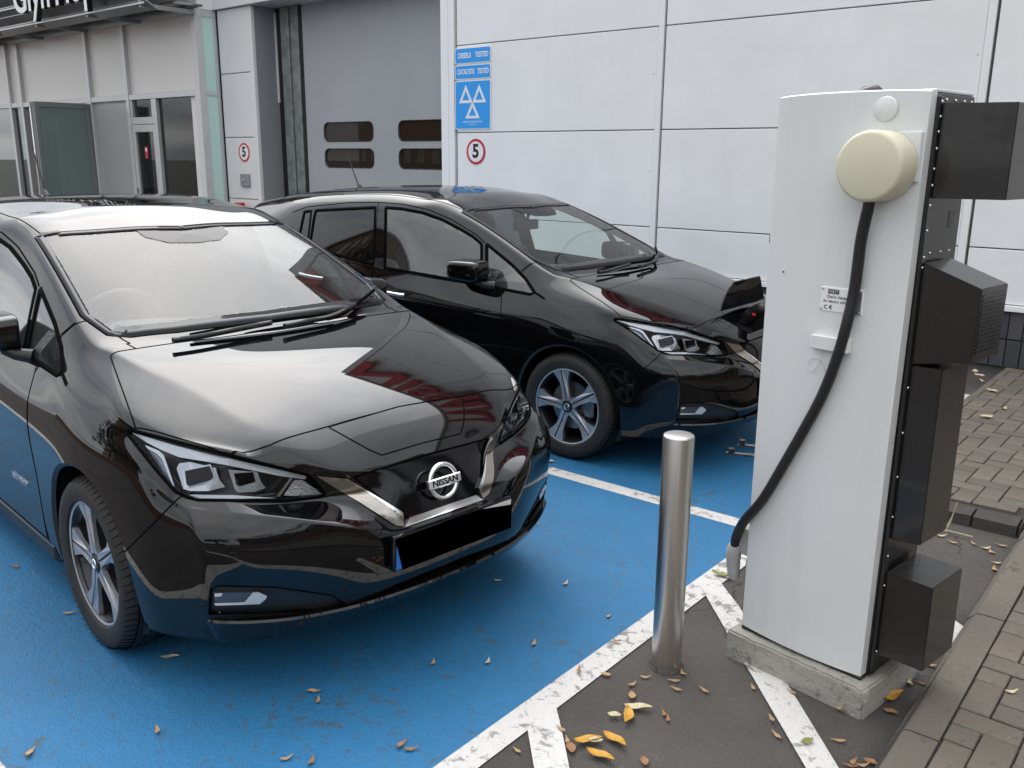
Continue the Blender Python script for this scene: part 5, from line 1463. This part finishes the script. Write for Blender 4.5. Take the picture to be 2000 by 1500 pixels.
# ------------------------------------------------------------------ fallen leaves
LEAFM = [mat('dry_brown_leaf', (.30, .155, .07), .7, noise=(40, .35)), mat('dry_tan_leaf', (.42, .27, .14), .7, noise=(40, .3)), mat('yellow_leaf', (.52, .27, .025), .55, noise=(30, .25)), mat('pale_dry_leaf', (.55, .47, .30), .7, noise=(30, .25)), mat('green_leaf', (.22, .24, .06), .6, noise=(30, .3))]
def leaf_mesh(L, W, curl, bend, seed, wing=False):
    rnd = random.Random(seed); V, F = [], []; n = 10
    for i in range(n + 1):
        t = i / n
        w = W * (math.sin(math.pi * t ** .8) ** .8 if not wing else (.35 if t < .3 else math.sin(math.pi * (t - .2) / .8) ** .6)) * .5 + .0006
        yc = bend * math.sin(math.pi * t); zc_ = curl * L * (2 * t - 1) ** 2 * .5
        for j, s in enumerate((-1, -.5, 0, .5, 1)):
            V.append((L * (t - .5), yc + s * w, .0025 + zc_ + abs(s) * W * (.20 + .25 * curl) * (.6 + .4 * math.sin(7 * t + seed)) + rnd.uniform(-.0006, .0006)))
    for i in range(n):
        for j in range(4): F.append((i * 5 + j, i * 5 + j + 1, i * 5 + j + 6, i * 5 + j + 5))
    mz = min(v[2] for v in V); return [(v[0], v[1], v[2] - mz + .001) for v in V], F
LM = {}
def leafdata(kind, m):
    if (kind, m) in LM: return LM[(kind, m)]
    pr_ = {0: (.046, .014, .12, .004, 1, True), 1: (.042, .016, .18, -.006, 2, True), 2: (.092, .032, .16, .008, 3, False), 3: (.050, .026, .3, .003, 4, False)}[kind]
    v, f = leaf_mesh(*pr_); me = bpy.data.meshes.new('leaf'); me.from_pydata(v, [], f); me.update(); me.materials.append(LEAFM[m])
    for p in me.polygons: p.use_smooth = True
    LM[(kind, m)] = me; return me
def put_leaf(px, py, kind, m, ang, z=.010, label='', group='', sc=1.0):
    p = onZ(px, py, z); o = bpy.data.objects.new('fallen_leaf', leafdata(kind, m)); col.objects.link(o)
    o.location = (p.x, p.y, z); o.rotation_euler = (random.uniform(-.06, .06), random.uniform(-.06, .06), ang); o.scale = (sc, sc, sc)
    tag(o, label, 'leaf', group)
LB = 'small curled brown leaf lying on the blue bay paint'; GB = 'brown leaves on the blue paint'
for q in ((62, 1470), (305, 1427), (613, 1352), (620, 1368), (787, 1455), (803, 1462), (607, 1486), (845, 1294), (135, 1197), (175, 1125), (30, 1108), (560, 1480)):
    put_leaf(*q, random.choice((0, 1)), random.choice((0, 1, 1)), random.uniform(-2.6, -.3), .009, LB, GB, random.uniform(.85, 1.1))
LP = 'small pale tan leaf lying on the blue paint between car and bollard'; GP = 'tan leaves on the blue paint by the bollard'
for q in ((952, 1292), (1042, 1256), (973, 1135), (1190, 1204), (1047, 1024), (1104, 1139), (1310, 945)):
    put_leaf(*q, random.choice((0, 1)), random.choice((1, 3)), random.uniform(-2.6, .6), .009, LP, GP, random.uniform(.7, .95))
put_leaf(332, 1285, 2, 3, .9, .009, 'long pale curled leaf on the blue paint under the front bumper', '', .7)
put_leaf(237, 1267, 0, 2, .1, .009, 'small yellow leaf trapped against the front tyre', '', .8)
put_leaf(1075, 902, 3, 3, .3, .009, 'cream dry leaf at the foot of the plugged-in car front tyre', '', 1.0)
LW = 'small brown leaf lying on a white painted line'; GW = 'brown leaves on the white lines'
for q in ((1133, 1310), (1205, 1251), (1095, 1425), (1058, 912), (1545, 1352), (1505, 1404)):
    put_leaf(*q, random.choice((0, 1)), random.choice((0, 1)), random.uniform(-1.0, .3), .012, LW, GW, .9)
LT = 'small dry brown leaf lying on the dark tarmac by the bollard'; GT = 'brown leaves on the tarmac'
for q in ((1183, 1318), (1234, 1336), (1261, 1322), (1316, 1331), (1336, 1315), (1320, 1347), (1374, 1349), (1233, 1361), (1295, 1394), (1303, 1404), (1469, 1343), (1515, 1437), (1637, 1448), (1645, 1385), (1009, 1467), (1106, 1446), (1114, 1463), (1670, 1490), (1685, 1494), (1700, 1490), (1660, 1497), (1740, 1392), (1800, 1335), (1258, 1489)):
    put_leaf(*q, random.choice((0, 0, 1, 3)), random.choice((0, 1, 1)), random.uniform(-2.8, .6), .006, LT, GT, random.uniform(.75, 1.05))
for q, a_, lab, k, m_ in (((1223, 1399), -1.1, 'bright yellow leaf standing on a heap of crumpled pale leaves', 2, 2), ((1148, 1448), .95, 'curved yellow leaf beside a scrap of pale leaf on tarmac', 2, 2), ((1200, 1447), -.15, 'flat yellow oval leaf lying alone on the tarmac', 2, 2), ((1172, 1478), .15, 'orange yellow curled leaf next to the white line end', 2, 2), ((1246, 1384), .6, 'large crumpled pale leaf on tarmac in front of the bollard', 2, 3), ((1200, 1398), .5, 'twisted pale grey leaf stalk in front of the bollard', 3, 3), ((1163, 1448), .7, 'scrap of pale leaf beside the curved yellow leaf', 3, 3), ((1578, 1450), 1.2, 'small green leaf on the broad white line', 3, 4), ((1410, 1124), .1, 'green leaf on the white line beside the charger boot', 2, 4), ((1748, 1362), 1.3, 'long ochre leaf leaning at the corner of the concrete plinth', 2, 2)):
    put_leaf(*q, k, m_, a_, .012, lab, '', 1.0 if k == 2 else .9)
LK = 'small tan leaf in the gutter between kerb and tarmac'; GK = 'leaves in the gutter'
for q in ((1815, 1300), (1780, 1334), (1900, 1062), (1925, 1070), (1938, 1078), (1946, 1100), (1860, 1060), (1838, 1046), (1955, 1066), (1945, 1112)):
    put_leaf(*q, random.choice((0, 1)), random.choice((1, 1, 3)), random.uniform(-2.8, .6), .006, LK, GK, random.uniform(.9, 1.2))
LV = 'pale leaf lying on the brown block paving'; GV = 'pale leaves on the paving'
for q in ((1975, 1350), (1903, 727), (1918, 745), (1938, 765), (1925, 815), (1960, 798), (1913, 735)):
    put_leaf(*q, random.choice((0, 3)), 3, random.uniform(-2.8, .6), PZ + .004, LV, GV, 1.0 if q[1] > 1000 else 1.8)
tw = empty('dry_twig', onZ(1845, 1040, .01)); tag(tw, 'forked dry pale twig by the dark edging blocks', 'twig')
TWM = mat('dry_twig_bark', (.45, .38, .25), .8)
tube('stem', spline([(-.06, -.02, .006), (.02, 0, .012), (.12, .01, .008)], 4), .004, TWM, tw, 6); tube('stem', spline([(0, 0, .008), (.015, .02, .06), (.03, .03, .15)], 4), [.005] * 5 + [.003] * 4, TWM, tw, 6)

# ------------------------------------------------------------------ what stands behind the photographer (seen in the paint and glass)
BRICK = mat('brown_brick', (.16, .085, .045), .85, noise=(2.0, .3)); DARKW = mat('dark_flat_window', (.03, .035, .04), .1); ROOFM = mat('flat_roof_edge', (.35, .34, .32), .6)
blk = empty('brick_block', (-46, -34, 0), R_(28)); tag(blk, 'brown brick block of flats mirrored in the black car windows', 'building')
box('wall', -16, 16, -6, 6, 0, 13.5, BRICK, blk); box('roof', -16.4, 16.4, -6.4, 6.4, 13.5, 14.0, ROOFM, blk)
wm = {}
for i in range(9):
    for j in range(4):
        o = box('window', -14.6 + i * 3.4, -13.0 + i * 3.4, 5.97, 6.08, 1.3 + j * 3.1, 2.7 + j * 3.1, DARKW if (i + j) % 3 else ROOFM, blk) if not wm else link('window', wm['m'], None, blk)
        if not wm: wm['m'] = o.data; wm['o'] = Vector((-14.6, 0, 1.3))
        else: o.location = (i * 3.4, 0, j * 3.1)
BARK = mat('tree_bark', (.09, .07, .05), .9, noise=(12, .3)); LEAFG = [mat('dark_green_foliage', (.030, .055, .016), .6), mat('mid_green_foliage', (.055, .085, .022), .6)]
def tree(x, y_, h, r, seed, label):
    rnd = random.Random(seed); e = empty('tree', (x, y_, 0)); tag(e, label, 'tree', 'trees mirrored in the cars')
    bm = bmesh.new(); add_tube(bm, [(0, 0, -.1), (.05, .02, h * .25), (-.05, .08, h * .5), (.1, 0, h * .8)], [.24, .18, .13, .05], 8)
    for k in range(6):
        a_ = k * 1.05 + rnd.random(); z = h * (.35 + .07 * k); add_tube(bm, [(0, 0, z), (math.cos(a_) * r * .4, math.sin(a_) * r * .4, z + .6), (math.cos(a_) * r * .75, math.sin(a_) * r * .75, z + 1.3)], [.08, .05, .02], 6)
    bmobj('trunk', bm, BARK, e, True, 60)
    V, F = [], []
    cl = [Vector((rnd.gauss(0, .42) * r, rnd.gauss(0, .42) * r, h * .66 + rnd.gauss(0, .30) * r)) for _ in range(46)]
    for c in cl:
        rr = rnd.uniform(.35, .8)
        for _ in range(75):
            d = Vector((rnd.gauss(0, 1), rnd.gauss(0, 1), rnd.gauss(0, 1))).normalized() * rr * rnd.random() ** .4
            p = c + d; s = rnd.uniform(.07, .15); u = Vector((rnd.gauss(0, 1), rnd.gauss(0, 1), rnd.gauss(0, 1))).normalized(); w = u.orthogonal().normalized()
            b0 = len(V); V += [p - u * s, p + w * s * .5, p + u * s, p - w * s * .5]; F.append((b0, b0 + 1, b0 + 2, b0 + 3))
    me = bpy.data.meshes.new('crown'); me.from_pydata(V, [], F); me.update(); me.materials.append(LEAFG[0]); me.materials.append(LEAFG[1])
    for p in me.polygons: p.material_index = (p.index // 75) % 2
    link('crown', me, None, e)
tree(-13, -12, 6.5, 2.2, 1, 'dark broadleaf tree mirrored in the front car side windows'); tree(-19, -13, 7.5, 2.6, 2, 'taller leafy tree beyond the car park edge mirrored in black doors'); tree(-7.5, -15, 6.0, 2.0, 3, 'small round-crowned tree mirrored low in the car doors'); tree(-27, -15, 8.0, 2.8, 4, 'broad tree before the brick flats mirrored in the rear window')
for k, (x_, y_, h_, lab) in enumerate(((13, -4, 7.5, 'street tree across the road mirrored in the dark bumper'), (14.5, 1.5, 8.5, 'tall street tree beyond the kerb mirrored in the bumper'), (13.5, 7, 7.0, 'leafy street tree near the wall end mirrored in the bumper'), (15, 12.5, 8.0, 'spreading street tree past the wall mirrored in the bumper'), (12, -10, 7.5, 'street tree by the corner mirrored in the front bumper'), (9, -15, 7.0, 'street tree behind the photographer mirrored in the chrome'))):
    tree(x_, y_, h_, 2.9, 10 + k, lab)
ter = empty('brick_terrace', (24, 4, 0)); tag(ter, 'row of brown brick houses across the road mirrored in the bumpers', 'building')
box('wall', 0, 8, -26, 26, 0, 6.2, BRICK, ter); prism('roof', [(-.4, 6.2), (8.4, 6.2), (4, 9.0)], -26.3, 26.3, mat('slate_roof', (.06, .06, .065), .7), ter, Matrix(((1, 0, 0, 0), (0, 0, 1, 0), (0, 1, 0, 0), (0, 0, 0, 1))))
for i in range(12):
    for j in range(2): box('window', -.06, .0 - .003, -24 + i * 4.2, -22.4 + i * 4.2, 1.0 + j * 2.8, 2.5 + j * 2.8, DARKW, ter)
hedge = empty('car_park_wall', (-14, -9.5, 0)); tag(hedge, 'low brown brick boundary wall mirrored in the car doors', 'wall')
box('wall_run', -22, 20, -.15, .15, 0, 1.1, BRICK, hedge); box('coping', -22, 20, -.2, .2, 1.1, 1.18, ROOFM, hedge)
